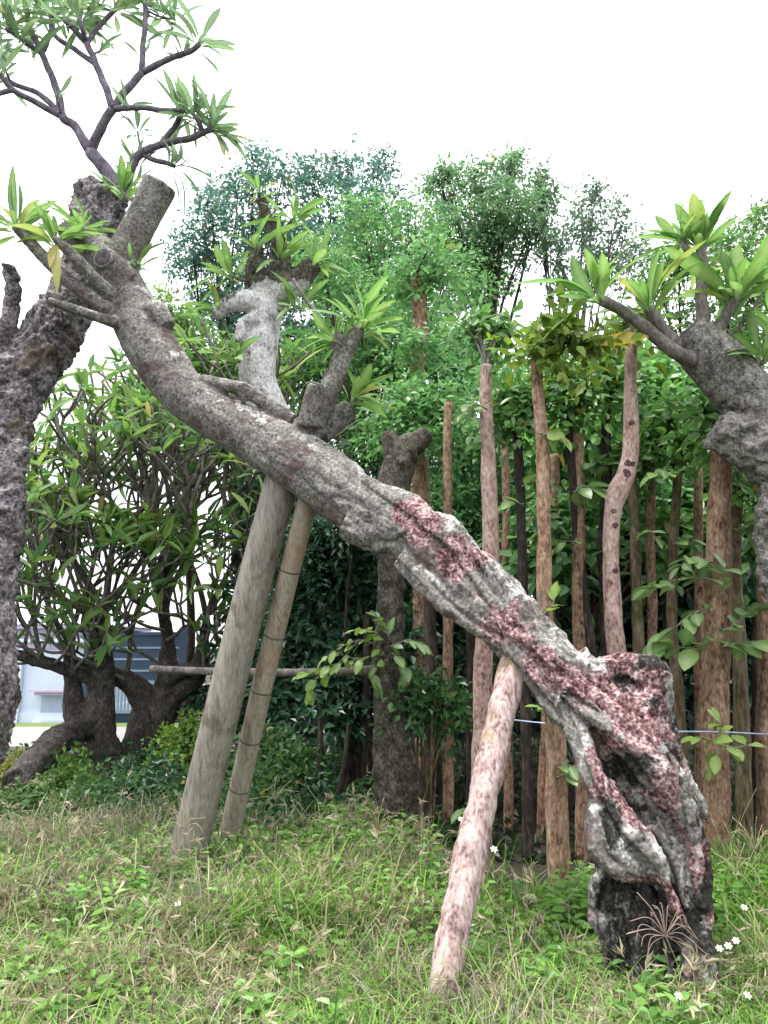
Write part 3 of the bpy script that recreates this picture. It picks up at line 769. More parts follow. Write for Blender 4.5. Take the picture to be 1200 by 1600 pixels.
# ------------------------------------------------------------------ pale sawn tree behind the leaning one
pale = thing('frangipani_tree', 'pale mottled frangipani with sawn stubs standing behind the leaning trunk', 'tree', (*P(622, 1345, 5.9)[:2], 0))
SPale = [strand([(622, 1420, 5.9, 46), (618, 1300, 5.88, 34), (612, 1180, 5.86, 30), (606, 1050, 5.84, 25), (610, 960, 5.82, 21), (610, 870, 5.8, 21), (590, 800, 5.75, 26), (520, 740, 5.7, 30), (440, 680, 5.65, 32), (404, 600, 5.6, 30), (406, 530, 5.6, 30), (418, 475, 5.6, 27), (420, 445, 5.6, 30)], 10),
         strand([(416, 470, 5.6, 22), (400, 435, 5.58, 18), (398, 405, 5.56, 12), (404, 385, 5.56, 9)], 8),
         strand([(425, 455, 5.6, 24), (438, 420, 5.6, 18), (436, 380, 5.6, 13), (418, 340, 5.6, 10), (408, 310, 5.6, 9)], 8),
         strand([(430, 465, 5.58, 22), (462, 440, 5.55, 18), (492, 412, 5.54, 13)], 8),
         strand([(415, 480, 5.55, 18), (380, 470, 5.5, 16), (352, 478, 5.48, 12), (335, 492, 5.48, 9)], 8),
         strand([(402, 500, 5.5, 14), (382, 510, 5.48, 12), (374, 535, 5.48, 9)], 8),
         strand([(606, 860, 5.85, 22), (610, 800, 5.9, 28), (618, 745, 5.95, 24), (632, 705, 6.0, 24), (652, 690, 6.02, 18), (668, 676, 6.02, 12)], 8),
         strand([(624, 720, 5.95, 20), (612, 695, 5.95, 14), (608, 676, 5.95, 11)], 8),
         strand([(650, 1430, 6.0, 26), (648, 1300, 5.95, 20), (640, 1200, 5.9, 16), (622, 1120, 5.86, 14)], 8),
         strand([(600, 1120, 5.84, 16), (598, 1060, 5.8, 12), (606, 1020, 5.78, 9)], 6)]
def pale_disp(co, perp, arc, sid, t):
    a = aniso(perp, arc, t, 1.0, .15) + sid[:, None] * 2.7
    low = np.isin(sid, (0, 8, 6, 7)) * np.clip((3.3 - co[:, 2]) / 1.0, 0.15, 1)
    return 0.010 * fbm(a * 9, 3, 5) + 0.05 * low * (np.minimum(np.abs(vnoise(a * 17, 6)), .35) - .3) + .012 * low * fbm(co * 14, 3, 66) + .012 * (.5 - worley(co * 16, 8)) * (co[:, 2] > 4.2)
def pale_mask(co, perp, arc, sid, no):
    hi, lo = P(418, 462, 5.6)[2], P(404, 600, 5.6)[2]
    up = np.clip((co[:, 2] - hi) / .12, 0, 1) + np.isin(sid, (1, 2, 3)) * .3
    m = -.35 + 1.0 * up + .45 * fbm(co * 4, 3, 14) - .25 * no[:, 0] + np.isin(sid, (4, 5)) * .45
    return {'black': np.where((co[:, 2] < lo - .45) | np.isin(sid, (6, 7)), .95 + .1 * fbm(co * 4, 2, 4), m)}
M_PALE2 = bark('pale_sawn_bark', [(0.36, (0.12, 0.11, 0.105)), (0.46, (0.38, 0.365, 0.36)), (0.58, (0.66, 0.64, 0.65))], 12, 60, 0.6, (1, 1, 0.7),
               masks=[('black', [(0.38, (0.016, 0.014, 0.011)), (0.5, (0.065, 0.058, 0.045)), (0.63, (0.17, 0.155, 0.125))])])
fused('trunk', SPale, M_PALE2, pale, 0.013, 2, pale_disp, pale_mask, 18, .06)
PP = np.array(wloc(pale))
for a, b, n, L, ax in ((404, 300, 4, .22, (0, -.2, 1)), (360, 430, 6, .3, (-.6, -.3, .7)), (398, 385, 6, .3, (-.2, -.3, 1)), (460, 340, 8, .3, (.3, -.2, 1)), (440, 400, 6, .26, (.5, -.2, .9)),
                       (340, 482, 6, .27, (-.6, -.3, .8)), (492, 410, 6, .26, (.5, -.2, .8)), (366, 560, 7, .28, (-.5, -.3, .8)), (470, 480, 8, .3, (.3, -.4, .8))):
    rosette(pale, L_FR, twig_to(pale, SPale, P(a, b, 5.5), M_TWIG), np.array(ax), n, L, (30, 90), PP)
MB().tube(cr([P(458, 436, 5.4), P(478, 468, 5.38), P(503, 498, 5.38)], 6), .014, 6).part('branch', M_TWIG, pale)

# ------------------------------------------------------------------ support posts
def bamboo(name, label, top, bot, wt, wb, mat, knots, group, bump=0.0, ring=True):
    """top/bot (px,py,D); knots at fractions from the bottom"""
    a, b = P(*bot), P(*top)
    rb, rt = wb / 2 * mpp(bot[1], bot[2]), wt / 2 * mpp(top[1], top[2])
    root = thing(name, label, 'post', (a[0], a[1], 0), group)
    n = 90
    t = np.linspace(0, 1, n)
    C = a[None] * (1 - t[:, None]) + b[None] * t[:, None]
    side = np.stack((vnoise(t[:, None] * np.array((2.5, 0, 0)) + 3, 1), vnoise(t[:, None] * np.array((2.5, 0, 0)) + 9, 2), t * 0), 1)
    C += side * .02 * np.sin(t * 3.14)[:, None]
    R = rb * (1 - t) + rt * t
    V, Q, T = tube(C, R, 28)
    nv = 28 * n
    ctr = np.repeat(C, 28, 0)
    o = nrm(V[:nv] - ctr)
    V[:nv] += o * (bump * (fbm(np.stack((V[:nv, 0] * 22, V[:nv, 1] * 22, V[:nv, 2] * 5), 1), 3, 2)))[:, None]
    wpart('shaft', V, [Q, T], mat, root)
    for k in knots:
        slim = wt > 40
        c = C[int(round(k * (n - 1)))]; r = rb * (1 - k) + rt * k
        d = nrm(b - a)
        if ring:
            MB().tube([c - d * r * .16, c - d * r * .06, c + d * r * .02, c + d * r * .12], [r * .98, r * (1.012 if slim else 1.04), r * (1.008 if slim else 1.02), r * .98], 24).part('node_ring', mat if slim else M_RING, root)
        else:
            side = nrm(np.array((random.uniform(-.6, .6), -1, 0)))
            side = nrm(side - d * np.dot(side, d))
            cc = c + side * r * .93
            MB().tube([cc - side * .01, cc + side * .008, cc + side * .014], [r * .2, r * .13, r * .05], 9).part('knot', M_CUT, root)
    return root
M_RING = bark('bamboo_ring', [(0.35, (0.06, 0.05, 0.04)), (0.6, (0.17, 0.145, 0.115))], 10, 60, .3)
bamboo('support_post', 'thick smooth grey post with faint marks propping the middle of the leaning trunk', (446, 728, 4.72), (285, 1372, 5.12), 52, 58, M_POSTG, (), 'posts propping the leaning tree')
bamboo('support_post', 'slim bamboo post with dark rings standing right behind the thick grey post', (488, 752, 4.66), (352, 1335, 5.5), 32, 33, M_BAMB, (.07, .19, .325, .46, .61, .77), 'posts propping the leaning tree')
bamboo('support_post', 'pinkish peeled wooden post with knots propping the foot end of the leaning trunk', (808, 1014, 4.0), (672, 1640, 3.3), 44, 52, M_POSTP, (), 'posts propping the leaning tree', .012, False)

# ------------------------------------------------------------------ tall sawn poles (pollarded trunks) with leafy heads
MG0, MG1 = (0.075, 0.2, 0.075), (0.23, 0.43, 0.14)
PINKL, GREEN0, GREEN1 = (0.2, 0.3, 0.05), (0.055, 0.14, 0.045), (0.16, 0.31, 0.08)
DEEP0, DEEP1 = (0.008, 0.034, 0.022), (0.04, 0.105, 0.05)  # leaf greens darkened to imitate the shade of the thicket
def crown(parent, blobs, n, size, c0, c1, name='crown', mat=None, **kw):
    (V, F, C), tw = blob_leaves(blobs, n, size, c0, c1, **kw)
    o = wpart(name, V, [F], mat or M_LEAFS, parent, smooth=False, col=C)
    o['kind'] = 'stuff'
    return tw
def pole(label, rows, D, mat, knots=0, head=None, sprigs=(), dlean=0.0, sides=16, group='tall sawn poles of the grove'):
    """rows (px, py, width px)"""
    n = len(rows)
    w = []
    for i, (a, b, wd) in enumerate(rows):
        d = D + dlean * (1 - i / (n - 1))
        w.append((*P(a, b, d), wd / 2 * mpp(b, d)))
    S = cr(w[::-1], 14)
    root = thing('pole_tree', label, 'tree', (S[0, 0], S[0, 1], 0), group)
    C = S[:, :3].copy()
    if C[0, 2] > -0.05: C = np.vstack((C[0] * np.array((1, 1, 0)) - np.array((0, 0, .08)), C)); R = np.concatenate(([S[0, 3] * 1.08], S[:, 3]))
    else: R = S[:, 3]
    C = cr(np.column_stack((C, R)), 4); R = C[:, 3]; C = C[:, :3]
    C[:, :2] += .012 * np.stack((vnoise(C * 2.2, 11), vnoise(C * 2.2, 12)), 1)
    V, Q, T = tube(C, R, sides)
    nv = len(C) * sides
    o = nrm(V[:nv] - np.repeat(C, sides, 0))
    V[:nv] += o * (.10 * np.repeat(R, sides) * fbm(V[:nv] * np.array((14, 14, 5)), 3, 9))[:, None]
    wpart('trunk', V, [Q, T], mat, root)
    for k in range(knots):
        i = random.randrange(int(len(C) * .3), int(len(C) * .95))
        s = nrm(np.array((random.uniform(-.45, .45), -1, 0)))
        ax_ = nrm(C[min(i + 1, len(C) - 1)] - C[i - 1]); tn = np.cross(ax_, s)
        th = np.linspace(0, 6.283, 12, endpoint=False)
        rr = R[i] * random.uniform(.22, .42) * (1 + .3 * rng.normal(size=12) * .6)
        q = np.clip(np.cos(th) * rr * 1.15 / R[i], -.9, .9)
        def ring_(k_, lift):
            x_ = q * k_; return C[i] + tn * (x_ * R[i])[:, None] + s * (np.sqrt(1 - x_ ** 2) * R[i] + lift)[:, None] + ax_ * (np.sin(th) * rr * k_)[:, None]
        V_ = np.vstack((ring_(1.25, -.012), ring_(.95, R[i] * .12), ring_(.55, R[i] * .1), C[i] + s * R[i] * 1.01))
        j_ = np.arange(12); n_ = (j_ + 1) % 12
        wpart('scar', V_, [np.vstack((np.stack((j_, n_, 12 + n_, 12 + j_), 1), np.stack((12 + j_, 12 + n_, 24 + n_, 24 + j_), 1))), np.stack((24 + j_, 24 + n_, np.full(12, 36)), 1)], M_SCAR, root)
    if head:
        blobs, nl, size, c0, c1 = head
        tw = crown(root, blobs, int(nl * 1.5), size * .85, c0, c1, fine=True)
        mbs = MB()
        hi_ = tw[tw[:, 2] > C[-1, 2] - .05]
        for q in hi_[rng.permutation(len(hi_))[:14]]:
            j = -1 - random.randrange(0, 3)
            S2 = cr([C[j], (C[j] + q) / 2 + np.array((0, 0, .06)), q], 5)
            mbs.tube(S2, np.linspace(R[j] * .22, .004, len(S2)), 6)
        mbs.part('shoots', M_TWIG, root)
    return root, C, R
def H(rows, D, n, size=.11, c0=GREEN0, c1=GREEN1):
    rows = list(rows) + [(rows[0][0] + 10, rows[0][1] + 16, 20, -.1)]
    return (pxblobs(rows, D, 1.0, .15), int(n * 1.4), size, c0, c1)
YG0, YG1 = (0.09, 0.17, 0.035), (0.25, 0.33, 0.06)
poles = {}
poles['a'] = pole('rosy brown pole just behind the peeled support post, leaves sprouting at its top', [(760, 572, 19), (762, 700, 22), (766, 860, 27), (758, 1020, 30), (752, 1200, 33), (750, 1420, 38)], 4.95, M_ROSY, 0, H([(762, 545, 32), (745, 515, 26), (785, 522, 24)], 4.95, 520, .1))
poles['b'] = pole('pole crossing behind the leaning trunk, pale brown foot, bright leafy head', [(838, 555, 18), (846, 700, 20), (850, 860, 23), (853, 980, 26), (868, 1130, 32), (878, 1450, 40)], 4.6, M_BROWN, 0, H([(840, 528, 28), (886, 520, 24), (808, 552, 22), (920, 535, 16)], 4.6, 440, .11, YG0, YG1))
poles['c'] = pole('pinkish spotted crooked pole rising behind the twisted foot of the leaning tree', [(986, 515, 18), (985, 600, 20), (985, 690, 24), (978, 738, 28), (966, 768, 34), (957, 805, 26), (955, 880, 26), (958, 960, 28), (966, 1050, 30), (972, 1300, 34), (975, 1440, 36)], 4.75, M_ROSY, 8, H([(985, 500, 22), (970, 520, 18)], 4.75, 160, .1, YG0, YG1))
poles['d'] = pole('stout brown trunk to the right of the twisted foot with leafy shoots on it', [(1126, 690, 30), (1122, 850, 36), (1120, 1000, 40), (1118, 1150, 42), (1120, 1420, 46)], 4.9, M_BROWN, 0, H([(1110, 640, 30), (1150, 660, 26)], 5.0, 350))
poles['e'] = pole('slim mossy pole close behind the stout brown trunk', [(1152, 770, 17), (1150, 900, 19), (1158, 1100, 23), (1166, 1400, 27)], 5.4, M_MOSSY, 0, H([(1150, 740, 34), (1175, 760, 26)], 5.4, 350))
poles['f'] = pole('thin dark pole leaning a little, between the spotted pole and the stout trunk', [(1062, 675, 13), (1056, 800, 14), (1050, 960, 16), (1060, 1090, 18), (1075, 1400, 22)], 5.6, M_MOSSY, 0, H([(1060, 650, 34), (1085, 670, 24)], 5.6, 350))
poles['g'] = pole('short reddish pole whose foot is hidden by the leaning trunk', [(884, 610, 13), (892, 720, 15), (902, 830, 17), (915, 960, 20), (925, 1080, 22), (930, 1400, 25)], 5.7, M_DARKP, 0, H([(885, 590, 36), (905, 610, 26)], 5.7, 400))
poles['h'] = pole('dark straight pole standing between two pale brown ones', [(808, 655, 14), (814, 800, 15), (818, 950, 16), (823, 1150, 18), (826, 1390, 20)], 5.7, M_DARKP, 0, H([(808, 630, 36), (790, 650, 26)], 5.7, 450))
poles['i'] = pole('mossy brown pole half hidden behind the spotted crooked one', [(988, 740, 14), (992, 850, 16), (996, 950, 17), (998, 1100, 19), (1005, 1380, 22)], 5.6, M_MOSSY, 0, H([(1000, 700, 40)], 5.7, 350))
poles['j'] = pole('grey brown pole touching the crooked pole above its bend', [(950, 610, 14), (948, 700, 16), (946, 820, 18), (948, 1000, 20), (950, 1380, 23)], 5.9, M_DARKP, 0, H([(955, 580, 36)], 5.9, 350))
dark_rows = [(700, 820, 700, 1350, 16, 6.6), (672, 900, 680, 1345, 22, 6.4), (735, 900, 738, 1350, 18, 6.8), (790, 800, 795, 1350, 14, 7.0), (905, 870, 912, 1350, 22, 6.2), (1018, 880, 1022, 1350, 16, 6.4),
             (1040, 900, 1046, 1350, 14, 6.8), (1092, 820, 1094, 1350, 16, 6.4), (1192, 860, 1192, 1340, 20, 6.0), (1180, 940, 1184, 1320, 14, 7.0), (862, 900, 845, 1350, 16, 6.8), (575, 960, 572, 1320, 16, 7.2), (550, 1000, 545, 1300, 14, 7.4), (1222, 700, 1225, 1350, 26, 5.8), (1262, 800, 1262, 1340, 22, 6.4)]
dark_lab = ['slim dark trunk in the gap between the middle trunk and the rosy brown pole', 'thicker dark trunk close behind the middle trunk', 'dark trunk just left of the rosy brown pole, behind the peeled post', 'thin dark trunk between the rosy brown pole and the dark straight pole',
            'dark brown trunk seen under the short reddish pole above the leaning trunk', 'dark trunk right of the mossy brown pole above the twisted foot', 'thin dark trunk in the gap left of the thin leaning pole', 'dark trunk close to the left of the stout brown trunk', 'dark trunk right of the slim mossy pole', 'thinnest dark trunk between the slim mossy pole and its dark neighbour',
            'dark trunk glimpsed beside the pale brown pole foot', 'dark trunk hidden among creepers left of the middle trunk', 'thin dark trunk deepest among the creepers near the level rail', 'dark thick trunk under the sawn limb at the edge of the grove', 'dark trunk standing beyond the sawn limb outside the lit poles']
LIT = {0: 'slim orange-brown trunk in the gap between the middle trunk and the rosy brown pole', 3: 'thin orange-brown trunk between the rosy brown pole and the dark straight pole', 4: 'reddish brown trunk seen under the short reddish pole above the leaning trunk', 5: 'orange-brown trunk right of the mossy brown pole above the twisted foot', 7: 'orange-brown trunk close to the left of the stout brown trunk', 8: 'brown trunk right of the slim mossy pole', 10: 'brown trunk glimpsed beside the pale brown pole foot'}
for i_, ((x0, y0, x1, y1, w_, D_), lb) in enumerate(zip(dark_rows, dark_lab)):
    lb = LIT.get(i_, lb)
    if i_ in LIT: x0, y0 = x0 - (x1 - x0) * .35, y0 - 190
    pole(lb, [(x0, y0, w_ * .8), ((x0 + x1) / 2, (y0 + y1) / 2, w_), (x1, y1, w_ * 1.15)], D_ - .5 * (i_ in LIT), M_BROWN if i_ in LIT else M_DARKP, 0, sides=10, group='trunks in the shaded grove')  # lit trunks get brown bark, the rest bark with shade in its colour
lx = [(500, 1120, 492, 1290, 11), (545, 1130, 520, 1280, 9)]
for k, (x0, y0, x1, y1, w_) in enumerate(lx):
    pole(('thin bare stem slanting up in the dark thicket beside the slim bamboo post', 'thinner bare stem crossing the dark thicket nearer the middle trunk')[k], [(x0, y0, w_ * .7), ((x0 + x1) / 2 + 4, (y0 + y1) / 2, w_), (x1, y1, w_ * 1.1)], 6.6, M_DARKP, 0, sides=8, group='slanting stems in the thicket')
# the sawn pole high in the foliage
poles['k'] = pole('greyish brown trunk wrapped in foliage above the leaning trunk', [(652, 432, 22), (656, 500, 24), (652, 580, 22), (655, 700, 26), (660, 900, 30), (664, 1330, 40)], 7.0, M_BROWN, 0, (pxblobs([(640, 440, 40), (675, 415, 40), (640, 545, 34, -.3), (672, 560, 30, -.3), (640, 640, 50, -.3), (690, 660, 50, -.3), (665, 620, 40, -.35)], 7.0, 1, .15), 3200, .085, MG0, MG1))

# leafy shoots with paired leaves, each leaf its own piece
def shoot(parent, rows, D, pairs, L, meshes=L_SHOOT, r=.006):
    w = [P(a, b, D) for a, b in rows]
    C = cr(w, 8)
    st = MB().tube(C, np.linspace(r, r * .5, len(C)), 6)
    pl = np.array(wloc(parent))
    V, p = st.get()
    o = link('leafy_shoot', raw_mesh('leafy_shoot', V - C[0], p, M_TWIG), parent, tuple(C[0] - pl))
    T = nrm(np.gradient(C, axis=0))
    for k in range(pairs):
        i = int((k + .6) / pairs * (len(C) - 1))
        for s in (-1, 1):
            side = nrm(np.cross(T[i], (0, 0, 1)) * s + T[i] * .5 + rng.normal(size=3) * .18 + np.array((0, 0, -.1)))
            put_leaf(o, meshes, C[i], side + rng.normal(size=3) * .25, np.array((0, -.45, 1)) + rng.normal(size=3) * .35, L * random.uniform(.8, 1.6), C[0])
    put_leaf(o, meshes, C[-1], T[-1] + np.array((0, 0, -.2)), np.array((0, -.3, 1)), L, C[0])
d_, e_ = poles['d'][0], poles['e'][0]
for rows, D, n, L in (([(1110, 905, ), (1075, 905), (1040, 912), (1012, 920)], 4.75, 6, .12), ([(1110, 950), (1080, 960), (1050, 985), (1025, 1003)], 4.7, 6, .13), ([(1115, 880), (1085, 870), (1062, 885)], 4.78, 4, .11),
                      ([(1130, 985), (1150, 975), (1170, 955), (1186, 950)], 4.7, 5, .11), ([(1130, 1010), (1160, 1005), (1195, 1000)], 4.68, 5, .13), ([(1115, 1000), (1095, 1010), (1070, 1012), (1045, 1008)], 4.68, 5, .12),
                      ([(1125, 930), (1135, 905), (1130, 885)], 4.7, 4, .1)):
    shoot(d_, rows, D, n, L)
for rows, D, n, L in (([(1118, 1160), (1105, 1155), (1088, 1152)], 4.62, 3, .1), ([(1122, 1165), (1150, 1168), (1175, 1162)], 4.62, 3, .1), ([(1120, 1170), (1118, 1185), (1112, 1200)], 4.62, 2, .08), ([(1120, 1150), (1128, 1138), (1125, 1125)], 4.62, 2, .08)):
    shoot(d_, rows, D, n, L, L_LIME)
for rows in ([(862, 1130), (856, 1112), (842, 1105)], [(862, 1130), (866, 1115), (858, 1098)]):
    shoot(poles['b'][0], rows, 4.5, 3, .08, L_LIME)
for rows in ([(870, 1200), (890, 1196), (905, 1200)], [(870, 1215), (885, 1208), (898, 1206)]):
    shoot(poles['b'][0], rows, 4.5, 3, .07)
for key, rows, D, n, L, ms in (('h', [(816, 760), (835, 752), (858, 756)], 5.5, 5, .11, L_SHOOT), ('h', [(818, 790), (800, 782), (785, 790)], 5.5, 4, .11, L_SHOOT), ('g', [(895, 770), (915, 760), (938, 768)], 5.5, 5, .12, L_SHOOT), ('g', [(905, 850), (885, 845), (868, 856)], 5.5, 4, .11, L_SHOOT),
                               ('f', [(1056, 745), (1040, 735), (1018, 742)], 5.4, 5, .12, L_SHOOT), ('f', [(1052, 850), (1070, 842), (1090, 852)], 5.4, 4, .11, L_SHOOT), ('e', [(1152, 830), (1170, 818), (1190, 828)], 5.2, 5, .12, L_SHOOT), ('i', [(994, 840), (1012, 830), (1030, 842)], 5.4, 4, .11, L_SHOOT),
                               ('b', [(848, 960), (862, 948), (866, 935)], 4.52, 3, .08, L_LIME), ('b', [(848, 680), (866, 672), (880, 684)], 4.52, 4, .1, L_LIME), ('a', [(762, 640), (742, 632), (726, 644)], 4.86, 4, .1, L_SHOOT), ('a', [(750, 1270), (735, 1262), (720, 1270)], 4.85, 4, .09, L_SHOOT), ('j', [(948, 730), (930, 722), (915, 734)], 5.7, 4, .12, L_SHOOT)):
    shoot(poles[key][0], rows, D, n, L, ms)
for rows, n in (([(600, 1020), (570, 1000), (535, 1010), (505, 1030)], 7), ([(600, 1020), (560, 1030), (515, 1040), (470, 1055)], 8), ([(560, 1000), (530, 1035), (490, 1065), (482, 1085)], 7), ([(600, 1000), (580, 985), (555, 985)], 5)):
    shoot(pale, rows, 5.65, n, .085, L_LIME)
for rows, n in (([(610, 1000), (600, 975), (590, 965)], 4), ([(610, 1010), (640, 1000), (662, 1010)], 5), ([(612, 1020), (630, 1035), (628, 1060)], 4), ([(606, 1030), (585, 1045), (588, 1070)], 4)):
    shoot(pale, rows, 5.66, n, .1)

# ------------------------------------------------------------------ trees of the green wall behind
def bgtree(label, basex, D, blobs, n, size, c0, c1, trunk_r=.09, limbs=6, depth=1.0, jd=.6, mat=M_DARKP, group='trees of the green wall', **kw):
    B = pxblobs(blobs, D, depth, jd)
    bx = P(basex, 1000, D)[0]
    root = thing('leafy_tree', label, 'tree', (bx, D, 0), group)
    tw = crown(root, B, n, size, c0, c1, **kw)
    mb = MB()
    cz = min(b[2] for b in B)
    cx = np.mean([b[0] for b in B]); ztop = max(b[2] for b in B)
    zf = max(.8, cz * .75)
    tr = cr([(bx, D, -.1), (bx * .8 + cx * .2 + .1, D, zf * .5), (bx * .6 + cx * .4, D, zf), (cx, D, (zf + ztop) / 2)], 8)
    mb.tube(tr, np.linspace(trunk_r, trunk_r * .45, len(tr)), 10)
    fork = tr[int(len(tr) * .62)]
    for b in B:
        tgt = np.array(b[:3])
        mid = fork * .45 + tgt * .55 + np.array((0, 0, -.15 * abs(b[3]))) + rng.normal(size=3) * .12
        S = cr([fork, mid, tgt + np.array((0, 0, b[5] * .4))], 6)
        mb.tube(S, np.linspace(trunk_r * .34, .007, len(S)), 6)
        near = tw[np.argsort(((tw - tgt) ** 2).sum(1))[:60]]
        for q in near[rng.permutation(len(near))[:limbs]]:
            S2 = cr([S[len(S) // 2 + random.randrange(0, len(S) // 2)], (tgt + q) / 2 + rng.normal(size=3) * .06, q], 4)
            mb.tube(S2, np.linspace(.009, .003, len(S2)), 5)
    mb.part('trunk', mat, root)
    return root
BL0, BL1 = (0.045, 0.125, 0.1), (0.14, 0.27, 0.19)
MG0, MG1 = (0.075, 0.2, 0.075), (0.23, 0.43, 0.14)
bgtree('tall blue-green tree with a rounded top rising behind the pale sawn stubs', 370, 13.0, [(330, 335, 38), (300, 400, 40), (395, 258, 34), (372, 320, 50), (440, 290, 40), (345, 440, 60), (440, 390, 60), (410, 480, 60), (330, 530, 55), (470, 560, 65), (400, 600, 65), (440, 700, 60), (330, 620, 50)], 24000, .1, BL0, BL1, .16, 5)
bgtree('yellow-green loose tree in the gap under the upper leaning trunk', 290, 11.5, [(262, 470, 30), (290, 520, 36), (255, 560, 36), (310, 590, 40), (270, 640, 40), (350, 560, 36), (340, 660, 44), (220, 620, 34), (380, 720, 44), (300, 720, 40)], 9000, .11, (0.08, 0.19, 0.06), (0.25, 0.38, 0.1), .08, 5)
bgtree('dark blue-green tree with two round tops left of the pale green one', 540, 14.0, [(480, 272, 30), (545, 262, 34), (592, 256, 26), (520, 320, 50), (600, 325, 45), (500, 410, 65), (580, 420, 60), (520, 520, 70), (600, 520, 70)], 17000, .105, BL0, BL1, .16, 5)
bgtree('dense mid green small-leaved tree filling the space above the leaning trunk', 600, 9.5, [(600, 400, 65), (545, 480, 60), (650, 350, 50), (620, 520, 80), (700, 450, 65), (560, 600, 70), (690, 590, 80), (500, 410, 45), (630, 680, 70), (560, 340, 40), (560, 700, 60), (490, 560, 50), (480, 640, 40)], 30000, .078, MG0, MG1, .13, 4)
bgtree('light green tree with feathery tips standing tallest above the green wall', 760, 11.0, [(690, 296, 32), (750, 290, 38), (806, 262, 26), (795, 330, 42), (715, 360, 52), (845, 300, 22), (770, 400, 42), (835, 360, 28), (740, 440, 40), (800, 250, 16), (700, 270, 18)], 14000, .085, (0.1, 0.21, 0.1), (0.22, 0.36, 0.17), .1, 7)
bgtree('thin airy tree with bare twigs and sky showing through its crown', 890, 11.5, [(850, 330, 28), (868, 395, 34), (926, 298, 24), (915, 350, 34), (965, 345, 30), (940, 410, 38), (995, 395, 32), (880, 455, 28), (960, 460, 26), (845, 270, 18)], 5200, .085, (0.07, 0.14, 0.085), (0.15, 0.23, 0.13), .06, 7, mat=M_TWIG)
bgtree('bushy tree seen behind the fresh rosettes of the sawn limb', 1080, 10.5, [(1030, 430, 38), (1060, 400, 36), (1140, 400, 46), (1190, 350, 36), (1180, 470, 60), (1085, 500, 40), (1240, 420, 70), (1150, 560, 60), (1060, 570, 40)], 10000, .095, MG0, (0.18, 0.31, 0.08), .1, 7)
bgtree('leafy green tree behind the poles with drooping larger leaves', 930, 7.4, [(900, 610, 45), (960, 580, 36), (1030, 605, 50), (1085, 620, 46), (890, 700, 60), (970, 720, 60), (1050, 730, 60), (1100, 760, 50), (1160, 700, 50), (1010, 660, 40), (930, 650, 40)], 9500, .15, (0.065, 0.185, 0.07), (0.26, 0.47, 0.14), .09, 4, drop=.8, wfrac=.26, spread=.16, fine=True)
bgtree('glossy green tree in the gap between the middle trunk and the rosy pole', 730, 8.4, [(770, 620, 50), (720, 680, 60), (800, 710, 56), (730, 790, 60), (690, 740, 50), (800, 810, 50), (720, 560, 46), (820, 600, 36), (780, 870, 40)], 17000, .088, (0.065, 0.18, 0.08), (0.22, 0.42, 0.15), .09, 4)
bgtree('layered green tree with flat leaf sprays among the lower poles', 860, 6.6, [(840, 800, 50), (900, 790, 45), (880, 860, 50), (820, 880, 40), (1040, 830, 46), (1090, 800, 40), (1010, 770, 36), (1180, 820, 50), (1240, 760, 70)], 4200, .13, (0.07, 0.18, 0.07), (0.22, 0.4, 0.14), .05, 4, drop=.35, wfrac=.3, flat=.85, spread=.15, fine=True)
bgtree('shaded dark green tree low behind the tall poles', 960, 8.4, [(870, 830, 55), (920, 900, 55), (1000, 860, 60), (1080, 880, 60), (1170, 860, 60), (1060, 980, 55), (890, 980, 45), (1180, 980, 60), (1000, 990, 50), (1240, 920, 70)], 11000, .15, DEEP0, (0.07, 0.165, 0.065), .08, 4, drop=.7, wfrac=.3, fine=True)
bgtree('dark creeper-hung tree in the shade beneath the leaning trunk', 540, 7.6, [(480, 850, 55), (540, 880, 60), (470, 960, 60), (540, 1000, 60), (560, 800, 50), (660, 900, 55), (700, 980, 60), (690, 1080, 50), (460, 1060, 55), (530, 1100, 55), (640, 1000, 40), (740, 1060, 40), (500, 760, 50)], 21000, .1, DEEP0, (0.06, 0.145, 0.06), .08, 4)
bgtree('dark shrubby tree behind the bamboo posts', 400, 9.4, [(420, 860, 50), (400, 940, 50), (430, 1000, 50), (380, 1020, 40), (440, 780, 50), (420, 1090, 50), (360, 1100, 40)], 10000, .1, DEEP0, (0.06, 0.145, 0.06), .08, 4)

# the far wood closes the view behind the wall
n = 42000
fx = rng.uniform(P(430, 900, 16)[0], 16, n); fy = rng.uniform(12.5, 18, n); fz = rng.uniform(0, 1, n) ** .9 * (4.8 + 1.2 * vnoise(np.stack((fx * .5, fy * .5, fx * 0), 1), 3))
t = rng.random((n, 1))
V, F, C = leaf_cloud(np.stack((fx, fy, fz), 1), nrm(rng.normal(size=(n, 3)) + np.array((0, -.6, .6))), rng.normal(size=(n, 3)) + np.array((0, 0, -.4)), .16 + .14 * rng.random(n), .3, np.array(DEEP0) * .6 * (1 - t) + np.array(DEEP1) * .6 * t)  # deep greens dimmed further, shade put into the leaf colour
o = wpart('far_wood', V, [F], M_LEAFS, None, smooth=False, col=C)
tag(o, 'dark far wood behind the green wall of trees', 'wood', kind='stuff')

